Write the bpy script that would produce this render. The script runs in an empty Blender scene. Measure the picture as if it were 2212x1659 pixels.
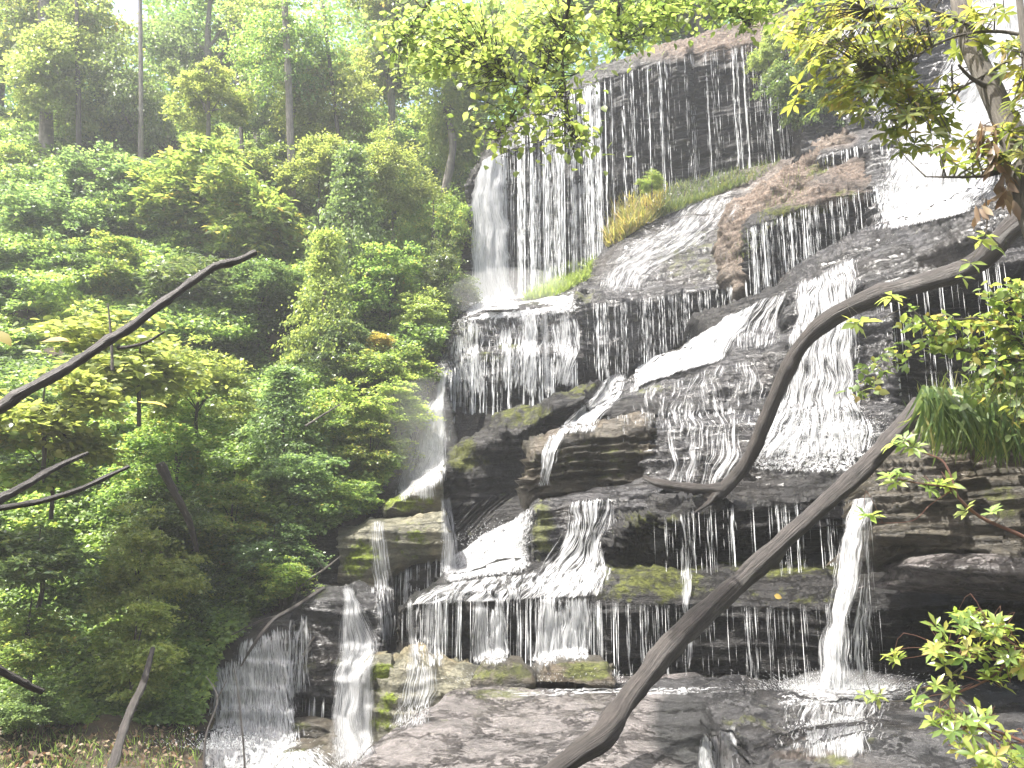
import bpy, math, random
import numpy as np
from mathutils import Vector
from mathutils.bvhtree import BVHTree

random.seed(7)
RNG = np.random.default_rng(11)
scn = bpy.context.scene
R = math.radians

# ------------------------------------------------------------------ camera
CAM_Z, PITCH, F = 1.6, R(12.0), 1800.0
cam = bpy.data.cameras.new('camera'); cam.lens = 36 * F / 2212; cam.sensor_width = 36; cam.clip_end = 3000
cam_o = bpy.data.objects.new('camera', cam); scn.collection.objects.link(cam_o)
cam_o.location = (0, 0, CAM_Z); cam_o.rotation_euler = (R(90) + PITCH, 0, 0)
scn.camera = cam_o

# ------------------------------------------------------------------ world, sun, exposure
SUN_EL, SUN_AZ = R(65), R(-108)          # azimuth measured from +Y (straight ahead) towards +X
w = bpy.data.worlds.new('World'); scn.world = w; w.use_nodes = True
nt = w.node_tree; bg = nt.nodes['Background']
sky = nt.nodes.new('ShaderNodeTexSky'); sky.sky_type = 'NISHITA'; sky.sun_disc = False
sky.sun_elevation = SUN_EL; sky.sun_rotation = SUN_AZ; sky.air_density = 1.0; sky.dust_density = 6.0; sky.ozone_density = 0.6
nt.links.new(sky.outputs[0], bg.inputs[0]); bg.inputs[1].default_value = 0.15
sl = bpy.data.lights.new('sun', 'SUN'); sl.energy = 5.0; sl.angle = R(0.5); sl.color = (1.0, 0.965, 0.9)
so = bpy.data.objects.new('sun', sl); scn.collection.objects.link(so)
sd = Vector((math.sin(SUN_AZ) * math.cos(SUN_EL), math.cos(SUN_AZ) * math.cos(SUN_EL), math.sin(SUN_EL)))
so.rotation_euler = sd.to_track_quat('Z', 'Y').to_euler(); so.location = sd * 60
vs = scn.view_settings; vs.view_transform = 'Standard'; vs.look = 'None'; vs.exposure = 1.6; vs.gamma = 1
scn.cycles.transparent_max_bounces = 24
scn.cycles.max_bounces = 8; scn.cycles.volume_bounces = 1
scn.cycles.sample_clamp_indirect = 6

# ------------------------------------------------------------------ maths helpers
cp, sp = math.cos(PITCH), math.sin(PITCH)
def P(px, py, y):
    """world point at forward distance y that stands where pixel (px,py) looks (2212x1659 frame)"""
    px = np.asarray(px, float); py = np.asarray(py, float); y = np.asarray(y, float)
    u = (px - 1106) / F; v = (829.5 - py) / F
    Y = cp - v * sp; Z = sp + v * cp; k = y / Y
    return np.stack([u * k, y + 0 * px, CAM_Z + Z * k], -1)
def proj(p):
    x, y, z = p[..., 0], p[..., 1], p[..., 2] - CAM_Z
    d = y * cp + z * sp; v = -y * sp + z * cp
    return 1106 + F * x / d, 829.5 - F * v / d
def onplane(px, py, z):
    v = (829.5 - py) / F
    return (z - CAM_Z) * (cp - v * sp) / (sp + v * cp)
def h3(a, b, c, s=0):
    h = (a * 374761393 + b * 668265263 + c * 2147483647 + s * 1274126177) & 0xffffffff
    h = ((h ^ (h >> 13)) * 1274126177) & 0xffffffff
    return ((h ^ (h >> 16)) & 0xffff) / 65535.0
def vn(p, s=0):
    i = np.floor(p).astype(np.int64); f = p - i; f = f * f * (3 - 2 * f)
    r = 0
    for a in (0, 1):
        for b in (0, 1):
            for c in (0, 1):
                wgt = (f[..., 0] if a else 1 - f[..., 0]) * (f[..., 1] if b else 1 - f[..., 1]) * (f[..., 2] if c else 1 - f[..., 2])
                r = r + wgt * h3(i[..., 0] + a, i[..., 1] + b, i[..., 2] + c, s)
    return r * 2 - 1
def fbm(p, o=4, s=0):
    r = 0; a = 1.0
    for k in range(o):
        r = r + a * vn(p * (2.03 ** k) + 17.3 * k, s + k); a *= .5
    return r
def resamp(pts, n):
    pts = np.asarray(pts, float)
    d = np.r_[0, np.cumsum(np.linalg.norm(np.diff(pts[:, :2], axis=0), axis=1))]; d /= d[-1]
    t = np.linspace(0, 1, n)
    return np.stack([np.interp(t, d, pts[:, k]) for k in range(pts.shape[1])], 1)
def smoothpath(pts, n):
    pts = np.asarray(pts, float); m = len(pts)
    if m < 3: return resamp3(pts, n)
    t = np.linspace(0, m - 1.0001, n); i = t.astype(int); f = (t - i)[:, None]
    g = lambda k: pts[np.clip(k, 0, m - 1)]
    p0, p1, p2, p3 = g(i - 1), g(i), g(i + 1), g(i + 2)
    return .5 * (2 * p1 + (p2 - p0) * f + (2 * p0 - 5 * p1 + 4 * p2 - p3) * f ** 2 + (3 * p1 - p0 - 3 * p2 + p3) * f ** 3)
def resamp3(pts, n):
    pts = np.asarray(pts, float); d = np.linspace(0, 1, len(pts)); t = np.linspace(0, 1, n)
    return np.stack([np.interp(t, d, pts[:, k]) for k in range(pts.shape[1])], 1)

# ------------------------------------------------------------------ objects
def mesh(name, V, Fc, mat, attrs=None, uv=None, smooth=False):
    me = bpy.data.meshes.new(name)
    V = np.ascontiguousarray(V, np.float32); me.vertices.add(len(V)); me.vertices.foreach_set('co', V.ravel())
    if isinstance(Fc, np.ndarray): Fc = [Fc]
    Fc = [np.asarray(f) for f in Fc if len(f)]
    tot = np.concatenate([np.full(len(f), f.shape[1]) for f in Fc]); idx = np.concatenate([f.ravel() for f in Fc])
    me.loops.add(len(idx)); me.loops.foreach_set('vertex_index', idx.astype(np.int32))
    me.polygons.add(len(tot)); st = np.r_[0, np.cumsum(tot)[:-1]]
    me.polygons.foreach_set('loop_start', st.astype(np.int32)); me.polygons.foreach_set('loop_total', tot.astype(np.int32))
    me.update(calc_edges=True)
    if smooth: me.polygons.foreach_set('use_smooth', np.ones(len(tot), bool))
    for k, a in (attrs or {}).items():
        at = me.attributes.new(k, 'FLOAT', 'POINT'); at.data.foreach_set('value', np.ascontiguousarray(a, np.float32))
    if uv is not None:
        l = me.uv_layers.new(name='UVMap'); l.data.foreach_set('uv', np.ascontiguousarray(uv[idx], np.float32).ravel())
    me.materials.append(mat); me.validate()
    return me
def link(name, me, parent=None, loc=(0, 0, 0)):
    o = bpy.data.objects.new(name, me); scn.collection.objects.link(o)
    if parent: o.parent = parent
    o.location = loc
    return o
def tag(o, label=None, cat=None, group=None, kind=None):
    for k, v in (('label', label), ('category', cat), ('group', group), ('kind', kind)):
        if v: o[k] = v
    return o
def obj(name, V, Fc, mat, parent=None, origin=None, **k):
    """one mesh object whose origin sits at its own base"""
    V = np.asarray(V)
    if origin is None:
        origin = np.array([V[:, 0].mean(), V[:, 1].mean(), V[:, 2].min()])
    return link(name, mesh(name, V - origin, Fc, mat, **k), parent, (0, 0, 0) if parent else tuple(origin))
def empty(name, loc):
    o = bpy.data.objects.new(name, None); scn.collection.objects.link(o); o.location = tuple(loc); o.empty_display_size = .2
    return o

# ------------------------------------------------------------------ materials
def newmat(name):
    m = bpy.data.materials.new(name); m.use_nodes = True
    return m, m.node_tree, m.node_tree.nodes['Principled BSDF'], m.node_tree.nodes['Material Output']
def N(t, kind, **k):
    n = t.nodes.new(kind)
    for a, b in k.items():
        if a.startswith('i_'):
            n.inputs[int(a[2:]) if a[2:].isdigit() else a[2:].replace('_', ' ')].default_value = b
        else: setattr(n, a, b)
    return n
def ramp(t, stops, src):
    r = N(t, 'ShaderNodeValToRGB'); e = r.color_ramp.elements
    while len(e) < len(stops): e.new(.5)
    for q, (p, c) in zip(e, stops):
        q.position = p; q.color = (*c, 1) if len(c) == 3 else c
    t.links.new(src, r.inputs[0]); return r
def mixc(t, a, b, f):
    m = N(t, 'ShaderNodeMix', data_type='RGBA')
    for s, v in ((m.inputs['Factor'], f), (m.inputs['A'], a), (m.inputs['B'], b)):
        if isinstance(v, (float, int)): s.default_value = v
        elif isinstance(v, tuple): s.default_value = (*v, 1)
        else: t.links.new(v, s)
    return m.outputs['Result']
def math_(t, op, a, b=None, clamp=False):
    m = N(t, 'ShaderNodeMath', operation=op, use_clamp=clamp)
    for s, v in ((m.inputs[0], a), (m.inputs[1], b)):
        if v is None: continue
        if isinstance(v, (float, int)): s.default_value = v
        else: t.links.new(v, s)
    return m.outputs[0]
def rock_mat(name, dark, light, rough=.32, moss_c=(.085, .095, .018), bump=1.0, sp_=.5, tanf=.45):
    m, t, b, out = newmat(name); L = t.links.new
    g = N(t, 'ShaderNodeNewGeometry'); pos = g.outputs['Position']
    mp = N(t, 'ShaderNodeMapping'); mp.inputs['Scale'].default_value = (.9, .9, 6); L(pos, mp.inputs[0])
    n1 = N(t, 'ShaderNodeTexNoise', i_Scale=1.6, i_Detail=8, i_Roughness=.65); L(mp.outputs[0], n1.inputs[0])
    n2 = N(t, 'ShaderNodeTexNoise', i_Scale=9, i_Detail=6, i_Roughness=.7); L(pos, n2.inputs[0])
    n3 = N(t, 'ShaderNodeTexNoise', i_Scale=.7, i_Detail=3); L(pos, n3.inputs[0])
    s = math_(t, 'ADD', math_(t, 'MULTIPLY', n1.outputs[0], .5), math_(t, 'MULTIPLY', n2.outputs[0], .5))
    c = ramp(t, [(.36, dark), (.5, tuple((a + q) / 2 for a, q in zip(dark, light))), (.64, light)], s).outputs[0]
    tan = ramp(t, [(.5, (0, 0, 0)), (.68, (1, 1, 1))], n3.outputs[0]).outputs[0]
    c = mixc(t, c, tuple(x * k for x, k in zip(light, (1.25, .95, .6))), math_(t, 'MULTIPLY', tan, tanf))
    soil = N(t, 'ShaderNodeAttribute', attribute_name='soil')
    n5 = N(t, 'ShaderNodeTexNoise', i_Scale=14, i_Detail=5, i_Roughness=.75); L(pos, n5.inputs[0])
    sc = ramp(t, [(.35, (.05, .035, .024)), (.5, (.14, .10, .075)), (.66, (.27, .225, .18))], n5.outputs[0]).outputs[0]
    sf = math_(t, 'MULTIPLY', soil.outputs['Fac'], ramp(t, [(.3, (0, 0, 0)), (.5, (1, 1, 1))], n2.outputs[0]).outputs[0], True)
    c = mixc(t, c, sc, sf)
    moss = N(t, 'ShaderNodeAttribute', attribute_name='moss')
    n4 = N(t, 'ShaderNodeTexNoise', i_Scale=3.4, i_Detail=7, i_Roughness=.7); L(pos, n4.inputs[0])
    sx = N(t, 'ShaderNodeSeparateXYZ'); L(g.outputs['Normal'], sx.inputs[0])
    mf = math_(t, 'ADD', math_(t, 'MULTIPLY', n4.outputs[0], 2.6), math_(t, 'MULTIPLY', sx.outputs[2], .12))
    mf = math_(t, 'ADD', mf, math_(t, 'MULTIPLY', moss.outputs['Fac'], .8))
    mf = ramp(t, [(.0, (0, 0, 0)), (.35, (1, 1, 1))], math_(t, 'SUBTRACT', mf, 1.75)).outputs[0]
    mc = mixc(t, tuple(x * .3 for x in moss_c), tuple(x * 1.1 for x in moss_c), ramp(t, [(.35, (0, 0, 0)), (.65, (1, 1, 1))], n5.outputs[0]).outputs[0])
    c = mixc(t, c, mc, mf)
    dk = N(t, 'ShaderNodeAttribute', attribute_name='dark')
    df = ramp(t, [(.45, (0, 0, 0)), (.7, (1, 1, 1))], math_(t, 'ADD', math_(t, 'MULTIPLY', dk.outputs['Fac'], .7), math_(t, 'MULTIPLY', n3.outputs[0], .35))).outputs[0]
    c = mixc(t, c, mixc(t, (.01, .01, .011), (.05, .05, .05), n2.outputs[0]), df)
    L(c, b.inputs['Base Color'])
    rr = math_(t, 'ADD', math_(t, 'MULTIPLY', n2.outputs[0], .35), rough - .17)
    rr = math_(t, 'ADD', rr, math_(t, 'MULTIPLY', math_(t, 'MAXIMUM', mf, sf), .45), True); L(rr, b.inputs['Roughness'])
    b.inputs['Specular IOR Level'].default_value = sp_
    n6 = N(t, 'ShaderNodeTexNoise', i_Scale=26, i_Detail=4, i_Roughness=.7); L(pos, n6.inputs[0])
    hh = math_(t, 'ADD', math_(t, 'MULTIPLY', n1.outputs[0], 1.0), math_(t, 'ADD', math_(t, 'MULTIPLY', n2.outputs[0], .6), math_(t, 'MULTIPLY', n6.outputs[0], .28)))
    vo = N(t, 'ShaderNodeTexVoronoi', feature='DISTANCE_TO_EDGE', i_Scale=1.3); wp = N(t, 'ShaderNodeVectorMath', operation='ADD'); L(n2.outputs['Color'], wp.inputs[0]); L(mp.outputs[0], wp.inputs[1]); L(wp.outputs[0], vo.inputs['Vector'])
    hh = math_(t, 'ADD', hh, math_(t, 'MULTIPLY', ramp(t, [(0, (0, 0, 0)), (.07, (1, 1, 1))], vo.outputs['Distance']).outputs[0], .22))
    bp = N(t, 'ShaderNodeBump', i_Strength=bump, i_Distance=.075); L(hh, bp.inputs['Height']); L(bp.outputs[0], b.inputs['Normal'])
    return m
M = {}
M['wet'] = rock_mat('wet_black_rock', (.005, .005, .0055), (.022, .021, .02), rough=.42, tanf=.15, sp_=.3)
M['grey'] = rock_mat('wet_grey_rock', (.009, .009, .0105), (.062, .061, .062), rough=.22, tanf=.2)
M['brown'] = rock_mat('brown_mossy_rock', (.014, .012, .008), (.085, .072, .05), rough=.45)
M['slab'] = rock_mat('pinkish_wet_slab', (.045, .041, .04), (.24, .218, .212), rough=.2, bump=1.3, tanf=0.)
M['lime'] = rock_mat('bright_moss_rock', (.04, .04, .025), (.2, .19, .13), rough=.5, moss_c=(.17, .22, .02))
def leaf_mat(name, cols, trans=.45, rough=.42, tc=None, gain=1.28):
    m, t, b, out = newmat(name); L = t.links.new
    a = N(t, 'ShaderNodeAttribute', attribute_name='tint')
    k = len(cols); c = ramp(t, [(i / max(1, k - 1), q) for i, q in enumerate(cols)], a.outputs['Fac']).outputs[0]
    oi = N(t, 'ShaderNodeObjectInfo')
    hs = N(t, 'ShaderNodeHueSaturation'); L(c, hs.inputs['Color'])
    L(math_(t, 'ADD', math_(t, 'MULTIPLY', oi.outputs['Random'], .03), .478), hs.inputs['Hue'])
    L(math_(t, 'ADD', math_(t, 'MULTIPLY', oi.outputs['Random'], .45), gain), hs.inputs['Value'])
    c = hs.outputs[0]; hs.inputs['Saturation'].default_value = .83
    L(c, b.inputs['Base Color']); b.inputs['Roughness'].default_value = rough
    b.inputs['Specular IOR Level'].default_value = .45
    tr = N(t, 'ShaderNodeBsdfTranslucent')
    tcol = N(t, 'ShaderNodeMix', data_type='RGBA', blend_type='MULTIPLY'); tcol.inputs['Factor'].default_value = 1
    L(c, tcol.inputs['A']); tcol.inputs['B'].default_value = (*(tc or (2.7, 2.6, 1.75)), 1); L(tcol.outputs['Result'], tr.inputs[0])
    mx = N(t, 'ShaderNodeMixShader'); mx.inputs[0].default_value = trans
    L(b.outputs[0], mx.inputs[1]); L(tr.outputs[0], mx.inputs[2]); L(mx.outputs[0], out.inputs[0])
    return m
M['leaf_mid'] = leaf_mat('mid_green_leaves', [(.035, .07, .012), (.06, .115, .016), (.085, .14, .02), (.12, .16, .02), (.16, .13, .02)], gain=1.42)
M['leaf_far'] = leaf_mat('far_wood_leaves', [(.045, .09, .03), (.07, .13, .035), (.1, .17, .035), (.15, .2, .035)], trans=.5)
M['leaf_under'] = leaf_mat('undergrowth_leaves', [(.03, .06, .012), (.055, .10, .018), (.09, .15, .02), (.14, .19, .025), (.17, .16, .03)], gain=1.42)
M['leaf_yel'] = leaf_mat('yellow_green_leaves', [(.07, .115, .02), (.1, .15, .026), (.135, .18, .03), (.17, .195, .036)])
M['leaf_blue'] = leaf_mat('cool_green_leaves', [(.035, .07, .024), (.06, .105, .03), (.085, .135, .036), (.1, .15, .036)])
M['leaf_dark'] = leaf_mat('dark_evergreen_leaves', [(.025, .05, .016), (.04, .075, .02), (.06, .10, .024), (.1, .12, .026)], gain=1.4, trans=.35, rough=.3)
M['leaf_beech'] = leaf_mat('sunlit_beech_leaves', [(.05, .095, .018), (.08, .135, .024), (.12, .175, .032), (.15, .2, .045)], trans=.5)
M['leaf_rhodo'] = leaf_mat('rhododendron_leaves', [(.04, .08, .012), (.075, .12, .014), (.11, .155, .016), (.15, .18, .02), (.2, .16, .03)], trans=.4, rough=.24)
M['leaf_gold'] = leaf_mat('golden_leaves', [(.13, .15, .02), (.22, .2, .025), (.34, .24, .03)], trans=.4)
M['leaf_dead'] = leaf_mat('dead_leaves', [(.07, .045, .025), (.13, .085, .045), (.2, .15, .08)], trans=.3, tc=(1.6, 1.2, .9))
M['grass'] = leaf_mat('grass_blades', [(.025, .05, .01), (.05, .085, .014), (.09, .12, .02), (.18, .15, .05)], trans=.35)
M['grass_lime'] = leaf_mat('lime_grass', [(.06, .1, .015), (.1, .15, .02), (.16, .19, .03)], trans=.45)
M['grass_dry'] = leaf_mat('straw_grass', [(.07, .11, .02), (.15, .17, .03), (.2, .17, .05), (.2, .12, .05)], trans=.45, tc=(2, 1.8, 1.2))
def bark_mat(name, dark, light, rough=.75, scale=14):
    m, t, b, out = newmat(name); L = t.links.new
    tc = N(t, 'ShaderNodeUVMap', uv_map='UVMap'); mp = N(t, 'ShaderNodeMapping'); mp.inputs['Scale'].default_value = (6, .5, 1); L(tc.outputs[0], mp.inputs[0])
    n = N(t, 'ShaderNodeTexNoise', i_Scale=scale * .25, i_Detail=8, i_Roughness=.7); L(mp.outputs[0], n.inputs[0])
    g = N(t, 'ShaderNodeNewGeometry'); n2 = N(t, 'ShaderNodeTexNoise', i_Scale=5, i_Detail=6, i_Roughness=.7); L(g.outputs['Position'], n2.inputs[0])
    s = math_(t, 'ADD', math_(t, 'MULTIPLY', n.outputs[0], .65), math_(t, 'MULTIPLY', n2.outputs[0], .35))
    L(ramp(t, [(.36, dark), (.62, light)], s).outputs[0], b.inputs['Base Color'])
    b.inputs['Roughness'].default_value = rough
    bp = N(t, 'ShaderNodeBump', i_Strength=1, i_Distance=.06); L(n.outputs[0], bp.inputs['Height']); L(bp.outputs[0], b.inputs['Normal'])
    return m
M['bark'] = bark_mat('grey_bark', (.07, .06, .05), (.26, .235, .2))
M['bark_dark'] = bark_mat('dark_bark', (.025, .022, .02), (.11, .095, .08))
M['log'] = bark_mat('weathered_log', (.014, .012, .011), (.105, .09, .082), rough=.55)
M['log_dark'] = bark_mat('damp_dark_log', (.01, .009, .008), (.06, .048, .04), rough=.5)
M['stem_red'] = bark_mat('reddish_stem', (.16, .06, .04), (.34, .17, .12), rough=.5)
def water_mat(name, soft=.16, scale=(13, 1.0), foam=1.0, amin=0.0):
    m, t, b, out = newmat(name); L = t.links.new
    tc = N(t, 'ShaderNodeUVMap', uv_map='UVMap'); mp = N(t, 'ShaderNodeMapping'); mp.inputs['Scale'].default_value = (*scale, 1); L(tc.outputs[0], mp.inputs[0])
    n = N(t, 'ShaderNodeTexNoise', i_Scale=1, i_Detail=5, i_Roughness=.62, i_Distortion=.35); L(mp.outputs[0], n.inputs[0])
    mp2 = N(t, 'ShaderNodeMapping'); mp2.inputs['Scale'].default_value = (scale[0] * 3.3, scale[1] * 2.2, 1); L(tc.outputs[0], mp2.inputs[0])
    n2 = N(t, 'ShaderNodeTexNoise', i_Scale=1, i_Detail=3, i_Roughness=.6); L(mp2.outputs[0], n2.inputs[0])
    cv = N(t, 'ShaderNodeAttribute', attribute_name='cover')
    s = math_(t, 'ADD', math_(t, 'MULTIPLY', n.outputs[0], .62), math_(t, 'MULTIPLY', n2.outputs[0], .38))
    s = math_(t, 'ADD', math_(t, 'MULTIPLY', math_(t, 'SUBTRACT', s, .5), 2.4), .5)
    s = math_(t, 'ADD', s, cv.outputs['Fac'])                # cover in -0.5 .. 0.5
    al = N(t, 'ShaderNodeMapRange', interpolation_type='SMOOTHSTEP'); al.inputs['From Min'].default_value = .52 - soft; al.inputs['From Max'].default_value = .52 + soft
    al.inputs['To Max'].default_value = foam; al.inputs['To Min'].default_value = amin
    L(s, al.inputs[0])
    L(mixc(t, (.36, .37, .38), (.78, .79, .8), ramp(t, [(.35, (0, 0, 0)), (.6, (1, 1, 1))], n2.outputs[0]).outputs[0]), b.inputs['Base Color']); b.inputs['Roughness'].default_value = .3
    tr = N(t, 'ShaderNodeBsdfTranslucent'); tr.inputs[0].default_value = (.6, .61, .62, 1)
    mx = N(t, 'ShaderNodeMixShader'); mx.inputs[0].default_value = .4; L(b.outputs[0], mx.inputs[1]); L(tr.outputs[0], mx.inputs[2])
    tp = N(t, 'ShaderNodeBsdfTransparent'); m2 = N(t, 'ShaderNodeMixShader'); L(al.outputs[0], m2.inputs[0]); L(tp.outputs[0], m2.inputs[1]); L(mx.outputs[0], m2.inputs[2])
    bp = N(t, 'ShaderNodeBump', i_Strength=.6, i_Distance=.08); L(s, bp.inputs['Height']); L(bp.outputs[0], b.inputs['Normal'])
    L(m2.outputs[0], out.inputs[0])
    return m
M['water'] = water_mat('white_water')
M['water_thin'] = water_mat('thin_water_film', soft=.24, scale=(11, 1.6), foam=.85)
M['water_mist'] = water_mat('misty_water', soft=.3, scale=(4, 1.0), foam=.6)
M['water_film'] = water_mat('water_film', soft=.2, scale=(12, .7), foam=.8)
M['foam'] = water_mat('foam', soft=.22, scale=(9, 6))
m, t, b, out = newmat('water_drops'); b.inputs['Base Color'].default_value = (.85, .87, .88, 1); b.inputs['Roughness'].default_value = .2
tr = N(t, 'ShaderNodeBsdfTranslucent'); tr.inputs[0].default_value = (.95, .96, .97, 1)
mx = N(t, 'ShaderNodeMixShader'); mx.inputs[0].default_value = .45; t.links.new(b.outputs[0], mx.inputs[1]); t.links.new(tr.outputs[0], mx.inputs[2]); t.links.new(mx.outputs[0], out.inputs[0])
M['drop'] = m
def soil_mat(name, cols, rough=.9):
    m, t, b, out = newmat(name); L = t.links.new
    g = N(t, 'ShaderNodeNewGeometry'); n = N(t, 'ShaderNodeTexNoise', i_Scale=5, i_Detail=9, i_Roughness=.75); L(g.outputs['Position'], n.inputs[0])
    L(ramp(t, [(.35, cols[0]), (.5, cols[1]), (.65, cols[2])], n.outputs[0]).outputs[0], b.inputs['Base Color']); b.inputs['Roughness'].default_value = rough
    bp = N(t, 'ShaderNodeBump', i_Strength=.8, i_Distance=.1); L(n.outputs[0], bp.inputs['Height']); L(bp.outputs[0], b.inputs['Normal'])
    return m
M['soil'] = soil_mat('leaf_litter_soil', [(.018, .014, .009), (.045, .033, .02), (.09, .065, .035)])

# ================================================================== THE SETTING
RV, RF, rbase = [], [], 0          # all rock vertices, for finding where water and plants rest
def add_solid(V, Fq):
    global rbase
    RV.append(V); RF.extend((Fq + rbase).tolist()); rbase += len(V)

# depth tables (metres ahead of the camera) for the terrain behind everything
FT = np.array([(-500, 36), (-200, 31), (60, 27.5), (180, 26.3), (400, 25), (500, 23), (640, 21), (750, 19.5), (900, 17.6), (1060, 16.3), (1180, 15), (1290, 13.9), (1480, 13.2), (1600, 12), (1900, 9)])
def Yfall(px, py):
    return np.interp(py, FT[:, 0], FT[:, 1]) + np.clip(1650 - px, 0, 900) * .0045 - np.clip(px - 1900, 0, 700) * .0035
HT = np.array([(250, 40), (330, 35), (450, 30), (600, 26.5), (800, 23), (1000, 20.5), (1200, 18.6), (1500, 16.2), (1560, 15.2), (1700, 12), (1900, 9.5)])
def Yhill(px, py):
    return np.interp(py, HT[:, 0], HT[:, 1]) * (1 + (px - 600) * .00016)

def grid_faces(nr, nc):
    a = np.arange((nr - 1) * nc).reshape(nr - 1, nc)[:, :-1].ravel()
    return np.stack([a, a + 1, a + nc + 1, a + nc], 1)
# hillside under the wood on the left
uu, gy = np.meshgrid(np.linspace(0, 1, 150), np.linspace(255, 1950, 150)); gx = -900 + (np.interp(gy, [255, 600, 1000, 1130, 1300, 1500, 1950], [1150, 1060, 900, 800, 640, 460, 385]) + 900) * uu
V = P(gx, gy, Yhill(gx, gy)); V[..., 1] += fbm(V * .35, 4) * .7; V[..., 2] += fbm(V * .8, 3, 5) * .25
back = V[:1].copy(); back[..., 1] += 160; back[..., 2] -= 3
V = np.concatenate([back, V]); nr, nc = V.shape[:2]; V = V.reshape(-1, 3); fc = grid_faces(nr, nc)
tag(obj('hillside', V, fc, M['soil'], smooth=True), kind='structure', label='leafy hillside bank left of the waterfall')
HV, HF = V.copy(), fc.copy()
uu, vv = np.meshgrid(np.linspace(0, 1, 190), np.linspace(0, 1, 220))
gx = 0 * uu
for _ in range(6):
    tp = np.interp(gx, [560, 760, 1010, 1060, 1250, 1500, 1800, 2200], [1180, 1130, 420, 350, 190, 110, 60, -80]); gy = tp + (1950 - tp) * vv
    lb = np.interp(gy, [350, 660, 1000, 1130, 1300, 1500], [1005, 1000, 930, 760, 640, 560]); gx = lb + (3000 - lb) * uu
V = P(gx, gy, Yfall(gx, gy) + np.interp(gy, [60, 400, 700, 900, 1100, 1300], [3.5, 6, 5, 3, .8, .6])); V[..., 1] += fbm(V * .5, 4) * .35
back = V[:1].copy(); back[..., 1] += 150; back[..., 2] += 2
V = np.concatenate([back, V]); nr, nc = V.shape[:2]; V = V.reshape(-1, 3); fc = grid_faces(nr, nc)
z0 = np.zeros(len(V))
tag(obj('cliff', V, fc, M['wet'], smooth=True, attrs=dict(moss=z0 + .05, soil=z0)), kind='structure', label='dark rock cliff behind the ledges')
add_solid(V, fc)
s_ = 900.0
tag(obj('ground', np.array([(-s_, -60, -3.6), (s_, -60, -3.6), (s_, s_, -3.6), (-s_, s_, -3.6)]), np.array([[0, 1, 2, 3]]), M['soil']), kind='structure', label='forest floor')

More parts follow.
